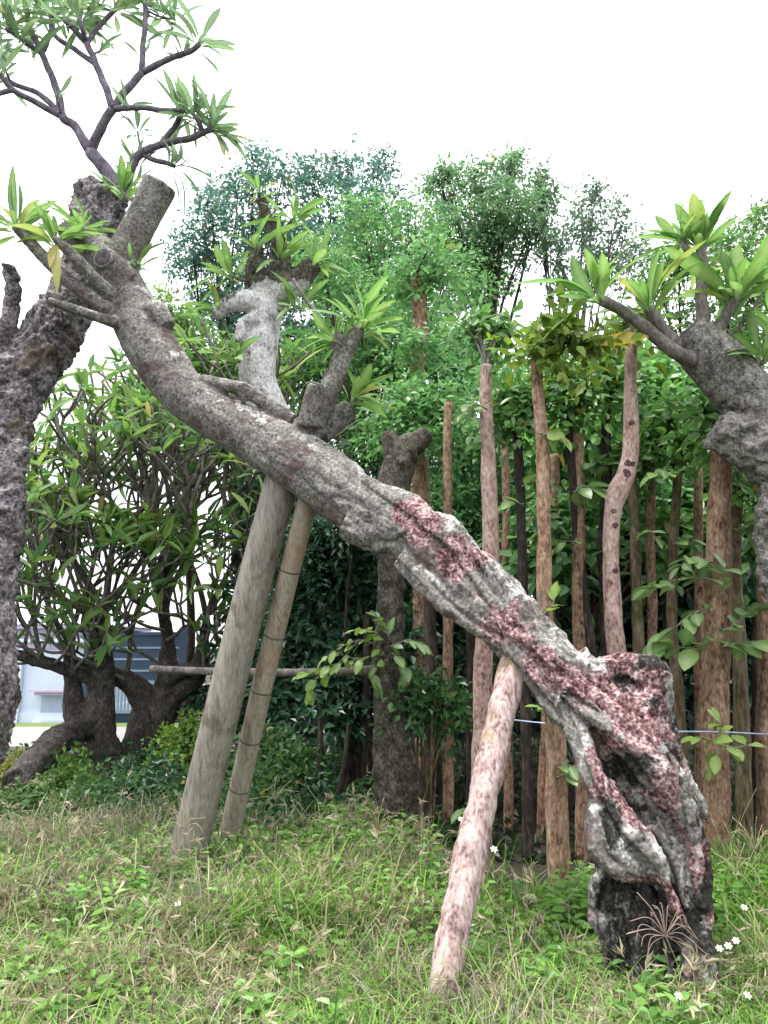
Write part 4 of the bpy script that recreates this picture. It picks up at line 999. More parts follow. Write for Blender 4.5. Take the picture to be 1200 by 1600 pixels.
# ------------------------------------------------------------------ spreading frangipanis at the left
def frangi(label, strands, mat, starts, levels, leafL, nleaf, seed, twr=.03, group='spreading frangipanis by the road', low=()):
    rs = random.Random(seed)
    base = strands[0][0, :3]
    root = thing('frangipani_tree', label, 'tree', (base[0], base[1], 0), group)
    def dsp(co, perp, arc, sid, t):
        a = aniso(perp, arc, t, 1.0, .4) + sid[:, None]
        return .022 * fbm(a * 6, 3, seed) + .018 * (.5 - worley(co * 9, seed))
    fused('trunk', strands, mat, root, .02, 2, dsp, None, 14, .1)
    mb = MB(); tips = []
    def grow(p, d, r, L, lev):
        d = nrm(d)
        e = p + d * L + np.array((rs.gauss(0, .04), rs.gauss(0, .04), .04))
        m = (p + e) / 2 + np.array((rs.gauss(0, .02), rs.gauss(0, .02), -.02))
        S = cr([p, m, e], 4)
        mb.tube(S, np.linspace(r, r * .82, len(S)), 7)
        dd = nrm(e - m)
        if lev == 0:
            tips.append((e, dd)); return
        k = 3 if rs.random() < .42 else 2
        ph = rs.uniform(0, 6.28)
        a = nrm(np.cross(dd, (.2, .9, .3))); b = np.cross(dd, a)
        for i in range(k):
            th = ph + i * 6.283 / k + rs.gauss(0, .3)
            sp = math.radians(rs.uniform(22, 48))
            nd = dd * math.cos(sp) + (a * math.cos(th) + b * math.sin(th)) * math.sin(sp) + np.array((0, 0, .16))
            grow(e, nd, r * .8, L * rs.uniform(.72, .95), lev - 1)
    for p, d, r, L in starts:
        grow(np.array(p), np.array(d), r * .95, L * 1.1, levels)
    for q in low:
        grow(np.array(P(*q[0])), np.array(q[1]), .024, q[2] * 1.1, 2)
    mb.part('branches', M_TWIG, root)
    pl = np.array(wloc(root))
    cnt = 0
    rs.shuffle(tips)
    ex = []
    for e, d in tips:
        k = rs.randint(*nleaf)
        if cnt + k <= 286:
            if k: rosette(root, L_FRD, e, d + np.array((0, -.1, .5)), k, leafL, (35, 95), pl, full=1.0)
            cnt += k
        else:
            ex += [(e, d)] * k
    if ex:
        e = np.array([q[0] for q in ex]); d = np.array([q[1] for q in ex]); m = len(e)
        t = rng.random((m, 1)); c = np.array((0.07, 0.18, 0.06)) * (1 - t) + np.array((0.24, 0.36, 0.09)) * t
        dr = nrm(nrm(rng.normal(size=(m, 3))) + d * .5)
        V, F, C = leaf_cloud(e, nrm(d + np.array((0, -.2, .8))), dr, leafL * (.6 + .5 * rng.random(m)), .13, c, .25, True)
        o = wpart('foliage', V, [F], M_LEAFS, root, smooth=False, col=C); o['kind'] = 'stuff'
    return root
DA, DBk = 9.4, 9.9
SA = [strand([(170, 1235, DA, 46), (160, 1190, DA, 36), (155, 1130, DA, 26), (158, 1060, DA, 20), (162, 1000, DA, 15), (165, 945, DA, 7)], 8),
      strand([(150, 1190, DA, 24), (120, 1120, DA, 18), (112, 1060, DA, 13), (105, 995, DA, 6)], 8),
      strand([(160, 1170, DA, 18), (135, 1140, DA - .2, 15), (95, 1155, DA - .8, 22), (60, 1185, DA - 1.3, 23), (25, 1222, DA - 1.8, 22)], 8),
      strand([(158, 1060, DA, 14), (115, 1050, DA - .2, 10), (70, 1035, DA - .4, 8.5), (20, 1022, DA - .5, 7)], 8)]
stA = [(P(165, 950, DA), (.1, -.2, 1), .05, .7), (P(165, 955, DA), (-.6, .1, .8), .045, .7), (P(165, 955, DA), (.6, .2, .9), .045, .7), (P(105, 1000, DA), (-.5, -.2, .9), .04, .6), (P(105, 1002, DA), (.2, .5, .9), .04, .6), (P(20, 1022, DA - .5), (-.4, -.2, .6), .03, .5),
       (P(160, 1020, DA), (-.2, -.8, .7), .035, .6), (P(70, 1035, DA - .4), (-.2, -.3, .9), .028, .45), (P(115, 1050, DA - .2), (.2, -.5, .8), .028, .45)]
fra = frangi('spreading frangipani with a forest of grey twigs and dark stems nearest the pale blue building', SA, M_OLD, stA, 4, .31, (1, 6), 3, low=[((70, 1035, 9.0), (-.5, -.5, .5), .34), ((40, 1028, 8.95), (.3, -.4, .8), .32), ((115, 1050, 9.2), (.5, -.7, .4), .34), ((158, 1040, 9.2), (-.8, -.5, .3), .36), ((160, 990, 9.3), (.8, -.5, .2), .36), ((112, 1040, 9.3), (-.9, -.3, .1), .36), ((160, 960, 9.3), (-.9, -.5, .1), .36)])
SB = [strand([(215, 1225, DBk, 44), (222, 1170, DBk, 36), (240, 1120, DBk, 34), (262, 1080, DBk, 26), (262, 1020, DBk, 13), (258, 955, DBk, 7)], 8),
      strand([(240, 1120, DBk, 28), (225, 1090, DBk - .1, 22), (195, 1062, DBk - .2, 15), (150, 1050, DBk - .3, 10), (110, 1030, DBk - .35, 8)], 8),
      strand([(255, 1090, DBk, 26), (300, 1060, DBk, 18), (318, 1020, DBk, 11), (322, 955, DBk, 6)], 8),
      strand([(262, 1075, DBk, 18), (280, 1050, DBk - .2, 12), (325, 1045, DBk - .3, 9), (360, 1030, DBk - .4, 7)], 8),
      strand([(258, 985, DBk, 9), (252, 915, DBk, 12), (268, 870, DBk, 16), (282, 842, DBk, 8)], 8)]
stB = [(P(110, 1030, DBk - .35), (-.5, -.3, .7), .03, .45), (P(150, 1050, DBk - .3), (-.1, -.3, .9), .03, .5), (P(195, 1062, DBk - .2), (.1, -.4, .9), .035, .5), (P(320, 1045, DBk - .3), (.1, -.4, .9), .03, .45), (P(258, 960, DBk), (-.3, -.2, 1), .045, .65), (P(258, 960, DBk), (.3, .3, 1), .045, .65), (P(322, 960, DBk), (.5, -.1, .9), .042, .65), (P(322, 962, DBk), (-.2, -.4, 1), .042, .65), (P(360, 1030, DBk - .4), (.6, -.3, .8), .03, .5), (P(282, 850, DBk), (.2, -.1, 1), .045, .65), (P(280, 855, DBk), (-.6, .1, .9), .045, .65), (P(280, 855, DBk), (.7, -.2, .5), .04, .75)]
frangi('spreading frangipani with a crooked dark trunk right behind the thick grey post', SB, M_OLD, stB, 4, .31, (1, 6), 8, low=[((195, 1062, 9.6), (-.6, -.6, .5), .34), ((262, 1040, 9.8), (-.7, -.6, .4), .36), ((262, 1000, 9.8), (.7, -.6, .3), .36), ((318, 1030, 9.8), (.5, -.6, .4), .36), ((322, 985, 9.8), (-.7, -.5, .3), .36), ((258, 985, 9.8), (-.8, -.4, .2), .36), ((300, 1060, 9.8), (.6, -.7, .3), .32), ((150, 1050, 9.6), (.4, -.6, .5), .32)])

for a_, b_, n_ in ((85, 962, 6), (120, 985, 4)): rosette(fra, L_FR, twig_to(fra, SA, P(a_, b_, 8.7), M_TWIG, .016), np.array((.1, -.3, .8)), n_, .42, (40, 100), None, .05, 1.0)
# slender rail tied across
rail = thing('wooden_rail', 'thin bare wooden rail tied level behind the bamboo posts', 'rail', (*P(430, 1049, 5.9)[:2], float(P(430, 1049, 5.9)[2])))
C = cr([P(235, 1045, 5.95), P(330, 1049, 5.9), P(430, 1051, 5.85), P(520, 1050, 5.82), P(598, 1045, 5.78)], 8)
MB().tube(C, np.linspace(.026, .034, len(C)) * (1 + .08 * vnoise(C * 9, 3)), 12).part('pole', M_TWIG, rail)
for a in (585, 420): MB().tube(cr([P(a, 1041, 5.76), P(a + 2, 1049, 5.72), P(a, 1057, 5.76)], 4), .008, 6).part('lashing', M_CUT, rail)

# rope
rope_m = plain('blue_white_rope', (0.42, 0.48, 0.75), .5, 0, .45, 40)
C = cr([P(768, 1121, 4.98), P(840, 1129, 4.9), P(925, 1137, 4.75), P(1000, 1143, 4.75), P(1070, 1143, 4.75), P(1135, 1144, 4.72), P(1210, 1148, 4.9), P(1290, 1150, 5.0)], 8)
rope = MB().tube(C, .005, 6).part('rope', rope_m, None)
tag(rope, 'thin blue and white rope strung between the poles', 'rope')

# ------------------------------------------------------------------ building, gate and car beyond the road
wall_m = plain('pale_blue_paint', (0.6, 0.68, 0.82), .8, 0, .08, 2.5, .05)
lav_m = plain('lavender_paint', (0.5, 0.44, 0.62), .75, 0, .1, 3)
whi_m = plain('white_blue_paint', (0.7, 0.78, 0.9), .75, 0, .06, 3)
drk_m = plain('grey_louvre', (0.4, 0.46, 0.6), .6, 0, .1, 5)
roof_m = plain('pale_roof', (0.62, 0.68, 0.78), .7, 0, .1, 4)
DH = 14.8
hx0, hx1 = P(-150, 1100, DH)[0], P(128, 1100, DH)[0]
hb = thing('building', 'pale blue painted building with lavender mouldings across the road', 'building', ((hx0 + hx1) / 2, DH + 1.5, 0))
hc, hw = (hx0 + hx1) / 2, (hx1 - hx0) / 2
zc = P(60, 1012, DH)[2]
MB().box((hc, DH + 1.5, zc / 2), (hw, 1.5, zc / 2)).part('wall', wall_m, hb, smooth=False)
MB().box((hc, DH + 1.5, .12), (hw + .05, 1.56, .12)).part('plinth', whi_m, hb, smooth=False)
for k, (y0, y1, o, m_) in enumerate(((1012, 1004, .08, lav_m), (1003.5, 998, .16, whi_m), (997.5, 983, .1, lav_m), (982.5, 977, .26, lav_m))):
    z0, z1 = P(60, y0, DH)[2], P(60, y1, DH)[2]
    MB().box((hc, DH + 1.5, (z0 + z1) / 2), (hw + o, 1.5 + o, (z1 - z0) / 2)).part('cornice', m_, hb, smooth=False)
z0 = P(60, 976, DH)[2]
rv = np.array([(hx0 - .3, DH - .3, z0), (hx1 + .3, DH - .3, z0), (hx1 + .3, DH + 3.3, z0), (hx0 - .3, DH + 3.3, z0), (hx0 + .8, DH + 1.2, z0 + .55), (hx1 - .8, DH + 1.2, z0 + .55), (hx1 - .8, DH + 1.8, z0 + .55), (hx0 + .8, DH + 1.8, z0 + .55)])
wpart('roof', rv, [[(0, 1, 5, 4), (1, 2, 6, 5), (2, 3, 7, 6), (3, 0, 4, 7), (4, 5, 6, 7), (3, 2, 1, 0)]], roof_m, hb, smooth=False)
def hbox(nm, x0, x1, y0, y1, f, m_, par=None, dep=.05):
    a, b = P(x0, y1, DH), P(x1, y0, DH)
    return MB().box(((a[0] + b[0]) / 2, DH - f + dep / 2, (a[2] + b[2]) / 2), ((b[0] - a[0]) / 2, dep / 2 + .02, (b[2] - a[2]) / 2)).part(nm, m_, par or hb, smooth=False)
# niche with a little hood, ledge and side piers
hbox('hood', 58, 112, 1076, 1080, .3, lav_m, dep=.3); hbox('hood', 62, 108, 1080.5, 1085, .22, lav_m, dep=.22)
hbox('niche_panel', 64, 104, 1086, 1124, .03, drk_m)
hbox('pier', 24, 40, 1013, 1134, .09, whi_m); hbox('pier', 104.5, 118, 1086, 1134, .12, wall_m)
hbox('ledge', 58, 108, 1124.5, 1130, .2, whi_m, dep=.2)
hbox('step', 56, 74, 1130.5, 1136, .34, plain('brick_step', (0.3, 0.2, 0.17), .9, 0, .2, 10), dep=.3)
# gate
gate_m = plain('dark_blue_steel', (0.03, 0.055, 0.1), .5, .3, .2, 5)
bar_m = plain('pale_steel', (0.2, 0.28, 0.38), .5, .2, .1, 5)
DG = 14.6
ga, gb = P(140, 1128, DG), P(275, 1128, DG)
gate = thing('gate', 'dark blue steel gate with pale upright bars seen between the frangipani trunks', 'gate', ((ga[0] + gb[0]) / 2, DG, 0))
zt = P(200, 990, DG)[2]; zm = P(200, 1066, DG)[2]; zl = P(200, 1112, DG)[2]
gc, gw = (ga[0] + gb[0]) / 2, (gb[0] - ga[0]) / 2
MB().box((gc, DG + .04, (zt + zm) / 2), (gw, .02, (zt - zm) / 2)).part('panel', gate_m, gate, smooth=False)
MB().box((gc, DG + .04, zl / 2 + .04), (gw, .02, zl / 2 - .04)).part('panel', gate_m, gate, smooth=False)
for z_ in (zt, zm, zl): MB().box((gc, DG, z_), (gw, .035, .03)).part('rail', bar_m if z_ < zt else gate_m, gate, smooth=False)
for z_ in (1012, 1030, 1048): MB().box((gc, DG + .015, P(200, z_, DG)[2]), (gw, .012, .018)).part('rail', bar_m, gate, smooth=False)
for k in range(24):
    x_ = ga[0] + (k + .5) * 2 * gw / 24
    MB().box((x_, DG - .005, (zm + zl) / 2), (.014, .014, (zm - zl) / 2 - .02)).part('bar', bar_m, gate, smooth=False)
for x_ in (ga[0] - .09, gb[0] + .09): MB().box((x_, DG, zt / 2 + .06), (.08, .08, zt / 2 + .06)).part('gate_post', gate_m, gate, smooth=False)
# dark car
car = thing('parked_car', 'dark parked car glimpsed on the road between trunk and bamboo post', 'car', (P(400, 1130, 12.4)[0], 12.4, .09))
cx0 = P(268, 1120, 12.4)[0]
prof = [(0, .32), (.05, .62), (.25, .74), (.9, .86), (1.45, 1.32), (1.75, 1.42), (2.7, 1.42), (3.3, 1.2), (3.6, .92), (3.85, .86), (3.9, .45), (3.8, .3)]
def prism(prof, y0, y1, inset=0.0, zoff=0.0):
    p = np.array(prof, float); n = len(p)
    w0 = np.column_stack((p[:, 0] + cx0, np.where(p[:, 1] > .9, y0 + .16, y0), p[:, 1] + .09 + zoff)); w1 = np.column_stack((p[:, 0] + cx0, np.where(p[:, 1] > .9, y1 - .16, y1), p[:, 1] + .09 + zoff))
    i = np.arange(n); j = (i + 1) % n
    c0 = len(w0) * 2
    V = np.vstack((w0, w1, w0.mean(0), w1.mean(0)))
    return V, [np.stack((i, j, n + j, n + i), 1), np.vstack((np.stack((j, i, np.full(n, c0)), 1), np.stack((n + i, n + j, np.full(n, c0 + 1)), 1)))]
V, pl_ = prism(prof, 11.6, 13.2)
wpart('body', V, pl_, plain('dark_car_paint', (0.012, 0.012, 0.03), .25, .2, .1, 3), car, smooth=False)
glass_m = plain('car_glass', (0.35, 0.42, 0.48), .12, 0, .1, 3)
ws = np.array([(.93 + cx0, 11.72, .99), (1.43 + cx0, 11.84, 1.39), (1.43 + cx0, 12.96, 1.39), (.93 + cx0, 13.08, .99)])
wsn = np.array((-.03, 0, .02))
wpart('windscreen', np.vstack((ws + wsn, ws + wsn * 2)), [[(0, 1, 2, 3), (7, 6, 5, 4), (0, 4, 5, 1), (1, 5, 6, 2), (2, 6, 7, 3), (3, 7, 4, 0)]], glass_m, car, smooth=False)
for a, b in ((1.5, 2.2), (2.26, 3.0)):
    q = np.array([(a + cx0 - .25 * (a < 1.6), 11.735, 1.03), (b + cx0, 11.735, 1.03), (b + cx0 - .02, 11.735, 1.42), (a + cx0 + .1, 11.735, 1.42)])
    wpart('side_window', np.vstack((q, q - np.array((0, .02, 0)))), [[(3, 2, 1, 0), (4, 5, 6, 7), (0, 1, 5, 4), (1, 2, 6, 5), (2, 3, 7, 6), (3, 0, 4, 7)]], glass_m, car, smooth=False)
rub, rim = plain('tyre_rubber', (0.02, 0.02, 0.02), .9), plain('wheel_rim', (0.4, 0.4, 0.42), .35, .8)
for x_ in (.72, 3.1):
    for y_, s in ((11.62, -1), (13.18, 1)):
        c = np.array((cx0 + x_, y_, .39))
        w_ = MB().tube([c + (0, -.1, 0), c + (0, -.09, 0), c + (0, .09, 0), c + (0, .1, 0)], [.26, .3, .3, .26], 24).part('wheel', rub, car)
        MB().tube([c + (0, s * .09, 0), c + (0, s * .115, 0)], [.18, .17], 18).part('rim', rim, w_)
for y_ in (11.75, 13.05):
    MB().box((cx0 + .1, y_, .72), (.06, .12, .06)).part('headlight', plain('lamp_lens', (0.7, 0.72, 0.75), .1), car, smooth=False)

# ------------------------------------------------------------------ shrubs and undergrowth
def shrub(label, rows, D, n, size, c0, c1, group, **kw):
    B = pxblobs(rows, D, 1.0, .2)
    root = thing('shrub', label, 'shrub', (B[0][0], B[0][1], 0), group)
    tw = crown(root, B, n, size, c0, c1, name='foliage', **kw)
    mb = MB()
    for q in tw[rng.permutation(len(tw))[:14]]:
        b0 = np.array((B[0][0], B[0][1], -.03)) + rng.normal(size=3) * np.array((.08, .08, 0))
        S = cr([b0, (b0 + q) / 2 + np.array((0, 0, .08)), q], 5)
        mb.tube(S, np.linspace(.014, .005, len(S)), 5)
    mb.part('stems', M_MOSSY, root)
    return root
LG0, LG1 = (0.07, 0.16, 0.04), (0.19, 0.33, 0.07)
shrub('bright green shrub beneath the leaning old stem of the spreading frangipani', [(110, 1205, 28), (85, 1225, 26), (130, 1230, 24)], 8.2, 1500, .07, LG0, LG1, 'low shrubs at the edge of the grass')
shrub('yellowish shrub at the end of the low slanting stem', [(25, 1200, 22), (40, 1222, 20), (5, 1215, 20)], 8.0, 900, .06, (0.13, 0.17, 0.04), (0.3, 0.3, 0.07), 'low shrubs at the edge of the grass')
shrub('lime green shrub beside the thick grey post', [(290, 1150, 22), (275, 1170, 24), (262, 1190, 22), (300, 1185, 20), (305, 1140, 16)], 8.6, 1700, .075, LG0, (0.24, 0.38, 0.06), 'low shrubs at the edge of the grass')
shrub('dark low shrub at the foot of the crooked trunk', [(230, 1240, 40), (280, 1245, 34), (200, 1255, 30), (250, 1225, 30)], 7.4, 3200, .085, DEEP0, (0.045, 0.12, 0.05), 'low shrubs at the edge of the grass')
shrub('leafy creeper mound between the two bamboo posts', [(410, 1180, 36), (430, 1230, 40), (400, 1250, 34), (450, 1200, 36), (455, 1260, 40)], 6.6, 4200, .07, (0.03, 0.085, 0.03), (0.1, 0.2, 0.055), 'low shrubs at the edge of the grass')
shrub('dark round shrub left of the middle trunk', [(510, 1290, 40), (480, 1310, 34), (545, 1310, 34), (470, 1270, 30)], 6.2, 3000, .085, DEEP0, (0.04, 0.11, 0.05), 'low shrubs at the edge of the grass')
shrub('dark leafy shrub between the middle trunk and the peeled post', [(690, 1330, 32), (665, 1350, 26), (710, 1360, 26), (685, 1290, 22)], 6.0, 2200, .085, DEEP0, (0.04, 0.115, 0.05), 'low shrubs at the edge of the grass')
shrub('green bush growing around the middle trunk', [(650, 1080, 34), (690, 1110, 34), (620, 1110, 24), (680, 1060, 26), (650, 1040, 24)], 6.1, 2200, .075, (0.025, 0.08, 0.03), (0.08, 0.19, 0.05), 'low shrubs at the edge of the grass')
shrub('pale leafed shrub low at the edge of the grass', [(60, 1255, 28), (110, 1262, 28), (20, 1260, 26), (160, 1260, 26)], 7.0, 2400, .06, (0.05, 0.12, 0.035), (0.16, 0.24, 0.08), 'low shrubs at the edge of the grass')

# low ground cover in the shade, too many leaves to count
n = 52000
ux = rng.uniform(-7, 7, n); uy = rng.uniform(5.6, 11.5, n)
keep = ((uy < 10.3) | (ux > -1.0)) & ~((ux > .5) & (rng.random(n) < .35)) & ~((ux < -3.0) & (uy > 7.2) & (rng.random(n) < .75))
ux, uy = ux[keep], uy[keep]
hgt = .1 + .22 * np.clip(fbm(np.stack((ux, uy, ux * 0), 1) * 1.3, 3, 15) + .5, 0, 1.6)
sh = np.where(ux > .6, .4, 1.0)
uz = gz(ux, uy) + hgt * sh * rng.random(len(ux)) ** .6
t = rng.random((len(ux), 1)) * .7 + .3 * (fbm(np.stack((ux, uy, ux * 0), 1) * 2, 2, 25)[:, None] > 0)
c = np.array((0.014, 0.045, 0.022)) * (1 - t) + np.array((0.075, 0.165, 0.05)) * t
c = np.where((ux > .5)[:, None], np.array((.02, .018, .012)) + c * .35, c)  # leaf colour darkened under the poles to imitate the grove's shade
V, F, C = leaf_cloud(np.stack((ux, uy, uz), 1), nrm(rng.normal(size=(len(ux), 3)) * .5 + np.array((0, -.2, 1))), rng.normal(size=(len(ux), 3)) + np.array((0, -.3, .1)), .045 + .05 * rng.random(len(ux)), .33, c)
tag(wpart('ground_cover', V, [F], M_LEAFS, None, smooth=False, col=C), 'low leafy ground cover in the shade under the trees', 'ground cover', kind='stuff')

# ------------------------------------------------------------------ grass
def patch(x, y, f, s): return fbm(np.stack((x * f, y * f, x * 0), 1), 3, s)
def blades(x, y, h, wid, col, lean=.5, curl=.5, az=None):
    n = len(x)
    if az is None: az = rng.uniform(0, 6.283, n)
    dx = np.stack((np.cos(az), np.sin(az), np.zeros(n)), 1)
    sd = np.stack((-np.sin(az + rng.normal(size=n) * .5), np.cos(az), np.zeros(n)), 1)
    ln = lean * rng.random(n)[:, None]; cu = curl * rng.random(n)[:, None]
    H_ = h[:, None]
    p0 = np.stack((x, y, gz(x, y) - .01), 1)
    up = np.array((0, 0, 1.0))
    p1 = p0 + up * H_ * .5 + dx * H_ * ln * .35
    p2 = p0 + up * H_ * (.85 - .2 * cu) + dx * H_ * (ln * .75 + cu * .25)
    p3 = p0 + up * H_ * (1 - .55 * cu) + dx * H_ * (ln * 1.0 + cu * .75)
    W = wid[:, None] * sd
    V = np.stack((p0 - W, p0 + W, p1 - W * .9, p1 + W * .9, p2 - W * .6, p2 + W * .6, p3), 1).reshape(-1, 3)
    k = np.arange(n)[:, None] * 7
    Q = np.concatenate((k + np.array([[0, 1, 3, 2]]), k + np.array([[2, 3, 5, 4]])), 0)
    T = k + np.array([[4, 5, 6]])
    return V, Q, T, np.repeat(col, 7, 0)
def field(n, y0, y1, xs=1.0):
    y = y0 + (y1 - y0) * rng.random(n) ** 1.15
    half = y * .56 + 1.0
    x = rng.uniform(-1, 1, n) * half * xs
    return x, y
def straw_amount(x, y):
    """0 green .. 1 dry: drier to the left and in patches"""
    return np.clip(.62 + .6 * patch(x, y, 1.1, 51) - .14 * (x + .3) + .12 * np.clip(y - 4.6, 0, 1) - .35 * ((x > 1.0) & (y > 3.9)) - .45 * np.exp(-((x + .25) / .5) ** 2 - ((y - 3.8) / 1.2) ** 2), 0, 1)
def clear(x, y):
    """thin out where the grove's floor is bare"""
    lim = np.where(x > .35, 4.7, 6.3) + .4 * patch(x, y, 1.5, 77)
    return y < lim
mbv, mbq, mbt, mbc, off = [], [], [], [], 0
for n, y0, y1, hm, hs, wd in ((132000, 2.5, 4.4, .07, .15, .003), (98000, 4.0, 6.8, .14, .22, .0036)):
    x, y = field(n, y0, y1)
    nt_ = n // 14
    tx, ty = field(nt_, y0, y1)
    pick = rng.integers(0, nt_, n); tuft = rng.random(n) < .7
    ox, oy = rng.normal(size=n) * .03, rng.normal(size=n) * .03
    x = np.where(tuft, tx[pick] + ox, x); y = np.where(tuft, ty[pick] + oy, y)
    az0 = np.where(tuft, np.arctan2(oy, ox) + rng.normal(size=n) * .5, rng.uniform(0, 6.283, n))
    th_ = rng.random(nt_)[pick]
    k = clear(x, y); x, y, az0, th_, pick, tuft = x[k], y[k], az0[k], th_[k], pick[k], tuft[k]
    s = straw_amount(x, y) + np.where(tuft, (rng.random(nt_)[pick] - .5) * .7, 0)
    dry = rng.random(len(x)) < s * .85
    h = (hm + hs * rng.random(len(x)) ** 1.6) * (1 + .4 * patch(x, y, 1.7, 5)) * np.where(tuft, .6 + .9 * th_ ** 1.5, .85)
    t = rng.random((len(x), 1))
    g = np.array((0.05, 0.15, 0.025)) * (1 - t) + np.array((0.24, 0.41, 0.08)) * t
    d = np.array((0.15, 0.14, 0.065)) * (1 - t) + np.array((0.44, 0.41, 0.25)) * t
    gry = ((patch(x, y, 1.9, 57) > .1) | ((x < -.6) & (y > 4.3))) & (rng.random(len(x)) < .6)
    d = np.where(gry[:, None], np.array((0.12, 0.1, 0.07)) * (1 - t) + np.array((0.36, 0.33, 0.26)) * t, d)
    col = np.where(dry[:, None], d, g)
    V, Q, T, C = blades(x, y, np.clip(h, .05, .5), wd * (.6 + .8 * rng.random(len(x))), col, .8, 1.0, az0)
    mbv.append(V); mbq.append(Q + off); mbt.append(T + off); mbc.append(C); off += len(V)
tag(wpart('grass', np.vstack(mbv), [np.vstack(mbq), np.vstack(mbt)], M_GRASS, None, smooth=False, col=np.vstack(mbc)), 'tangled green and straw-coloured grass of the lawn', 'grass', kind='stuff')

# small broad-leaved weeds among the grass
n = 60000
x, y = field(n, 2.5, 6.6)
wm = np.exp(-((x + .25) / .6) ** 2) * .5 + .35 * ((x > .9) & (y > 3.2)) - .45 * (x < -1.0) * (y < 4.6)
k = clear(x, y) & (.8 * patch(x, y, 1.6, 21) - .6 * (straw_amount(x, y) - .4) + wm + .3 * rng.normal(size=n) > .3); x, y = x[k], y[k]
m = len(x)
t = rng.random((m, 1))
c = np.array((0.08, 0.19, 0.035)) * (1 - t) + np.array((0.25, 0.42, 0.085)) * t
V, F, C = leaf_cloud(np.stack((x, y, gz(x, y) + .02 + (.11 + .09 * (y > 4.2)) * rng.random(m) * (1 + .5 * patch(x, y, 1.6, 21))), 1), nrm(rng.normal(size=(m, 3)) * .45 + np.array((0, -.2, 1))), rng.normal(size=(m, 3)) * np.array((1, 1, .4)), .018 + .034 * rng.random(m) ** 1.5, .3, c, .2, True)
tag(wpart('weeds', V, [F], M_LEAFS, None, smooth=False, col=C), 'small broad-leaved weeds growing through the grass', 'weeds', kind='stuff')
# dry litter and curled dead leaves
n = 30000
x, y = field(n, 2.5, 6.4)
k = clear(x, y) & (rng.random(n) < straw_amount(x, y) + .15); x, y = x[k], y[k]; m = len(x)
t = rng.random((m, 1)); c = np.array((0.13, 0.105, 0.07)) * (1 - t) + np.array((0.45, 0.42, 0.34)) * t
V, F, C = leaf_cloud(np.stack((x, y, gz(x, y) + .02 + (.1 + .1 * (y > 4.2)) * rng.random(m)), 1), nrm(rng.normal(size=(m, 3)) + np.array((0, 0, .5))), rng.normal(size=(m, 3)), .02 + .045 * rng.random(m) ** 2, .2, c, droop=.5)
tag(wpart('dry_litter', V, [F], M_GRASS, None, smooth=False, col=C), 'dry curled leaf litter caught in the grass', 'litter', kind='stuff')

# seed stalks: thin dry stems with loose heads, uncountable
n = 2600
x, y = field(n, 2.8, 6.4)
k = clear(x, y) & (rng.random(n) < .25 + .9 * straw_amount(x, y)) & ~((np.abs(x - .22) < .35) & (y < 3.5)); x, y = x[k], y[k]; m = len(x)
h = np.where(y < 3.9, .14, .22) + np.where(y < 3.9, .2, .34) * rng.random(m) ** 1.5
t = rng.random((m, 1)); c = np.array((0.24, 0.2, 0.12)) * (1 - t) + np.array((0.52, 0.47, 0.33)) * t
sv, sq, stt, sc = blades(x, y, h, np.full(m, .0013), c, .55, .8)
tip_ = sv.reshape(m, 7, 3)[:, 6]; dirn = nrm(tip_ - sv.reshape(m, 7, 3)[:, 4])
rep = 7
ii_ = np.repeat(np.arange(m), rep)
hd = nrm(dirn[ii_] + rng.normal(size=(m * rep, 3)) * .45)
V2, F2, C2 = leaf_cloud(tip_[ii_] - dirn[ii_] * .05 * rng.random((m * rep, 1)), nrm(rng.normal(size=(m * rep, 3))), hd, .03 + .05 * rng.random(m * rep), .05, c[ii_] * .95, .3)
tag(wpart('seed_stalks', np.vstack((sv, V2)), [sq, np.vstack((stt, F2 + len(sv)))], M_GRASS, None, smooth=False, col=np.vstack((sc, C2))), 'loose dry grass seed heads standing all over the lawn', 'seed stalks', kind='stuff')
# taller leafy weeds in clumps
n = 1900
x, y = field(n, 3.0, 6.3)
k = clear(x, y) & (patch(x, y, 1.3, 63) + .5 * np.exp(-((x + .2) / .7) ** 2) + .6 * (x > .75) > .25) & ~((np.abs(x - .22) < .4) & (y < 3.6)); x, y = x[k], y[k]; m = len(x)
rep = 16
ii_ = np.repeat(np.arange(m), rep); lv = np.tile(np.arange(rep), m) / rep
hh = (.12 + .2 * rng.random(m))[ii_] * np.where(y < 4, .7, 1.1)[ii_]
az_ = np.tile(np.arange(rep) * 2.4, m) + rng.random(m)[ii_] * 6
cen = np.stack((x[ii_] + .015 * np.cos(az_), y[ii_] + .015 * np.sin(az_), gz(x, y)[ii_] + hh * (.15 + .85 * lv)), 1)
drr = np.stack((np.cos(az_), np.sin(az_), .5 - .7 * (1 - lv)), 1) + rng.normal(size=(m * rep, 3)) * .15
t = (rng.random(m)[ii_] * .6 + .4 * rng.random(m * rep))[:, None]
c = np.array((0.07, 0.2, 0.04)) * (1 - t) + np.array((0.27, 0.47, 0.1)) * t
V2, F2, C2 = leaf_cloud(cen, nrm(rng.normal(size=(m * rep, 3)) * .2 + np.array((0, -.2, 1))), drr, (.05 + .05 * rng.random(m * rep)) * (1.15 - .5 * lv), .27, c, .25, True)
tag(wpart('leafy_weeds', V2, [F2], M_LEAFS, None, smooth=False, col=C2), 'upright leafy weeds growing in clumps through the lawn', 'weeds', kind='stuff')

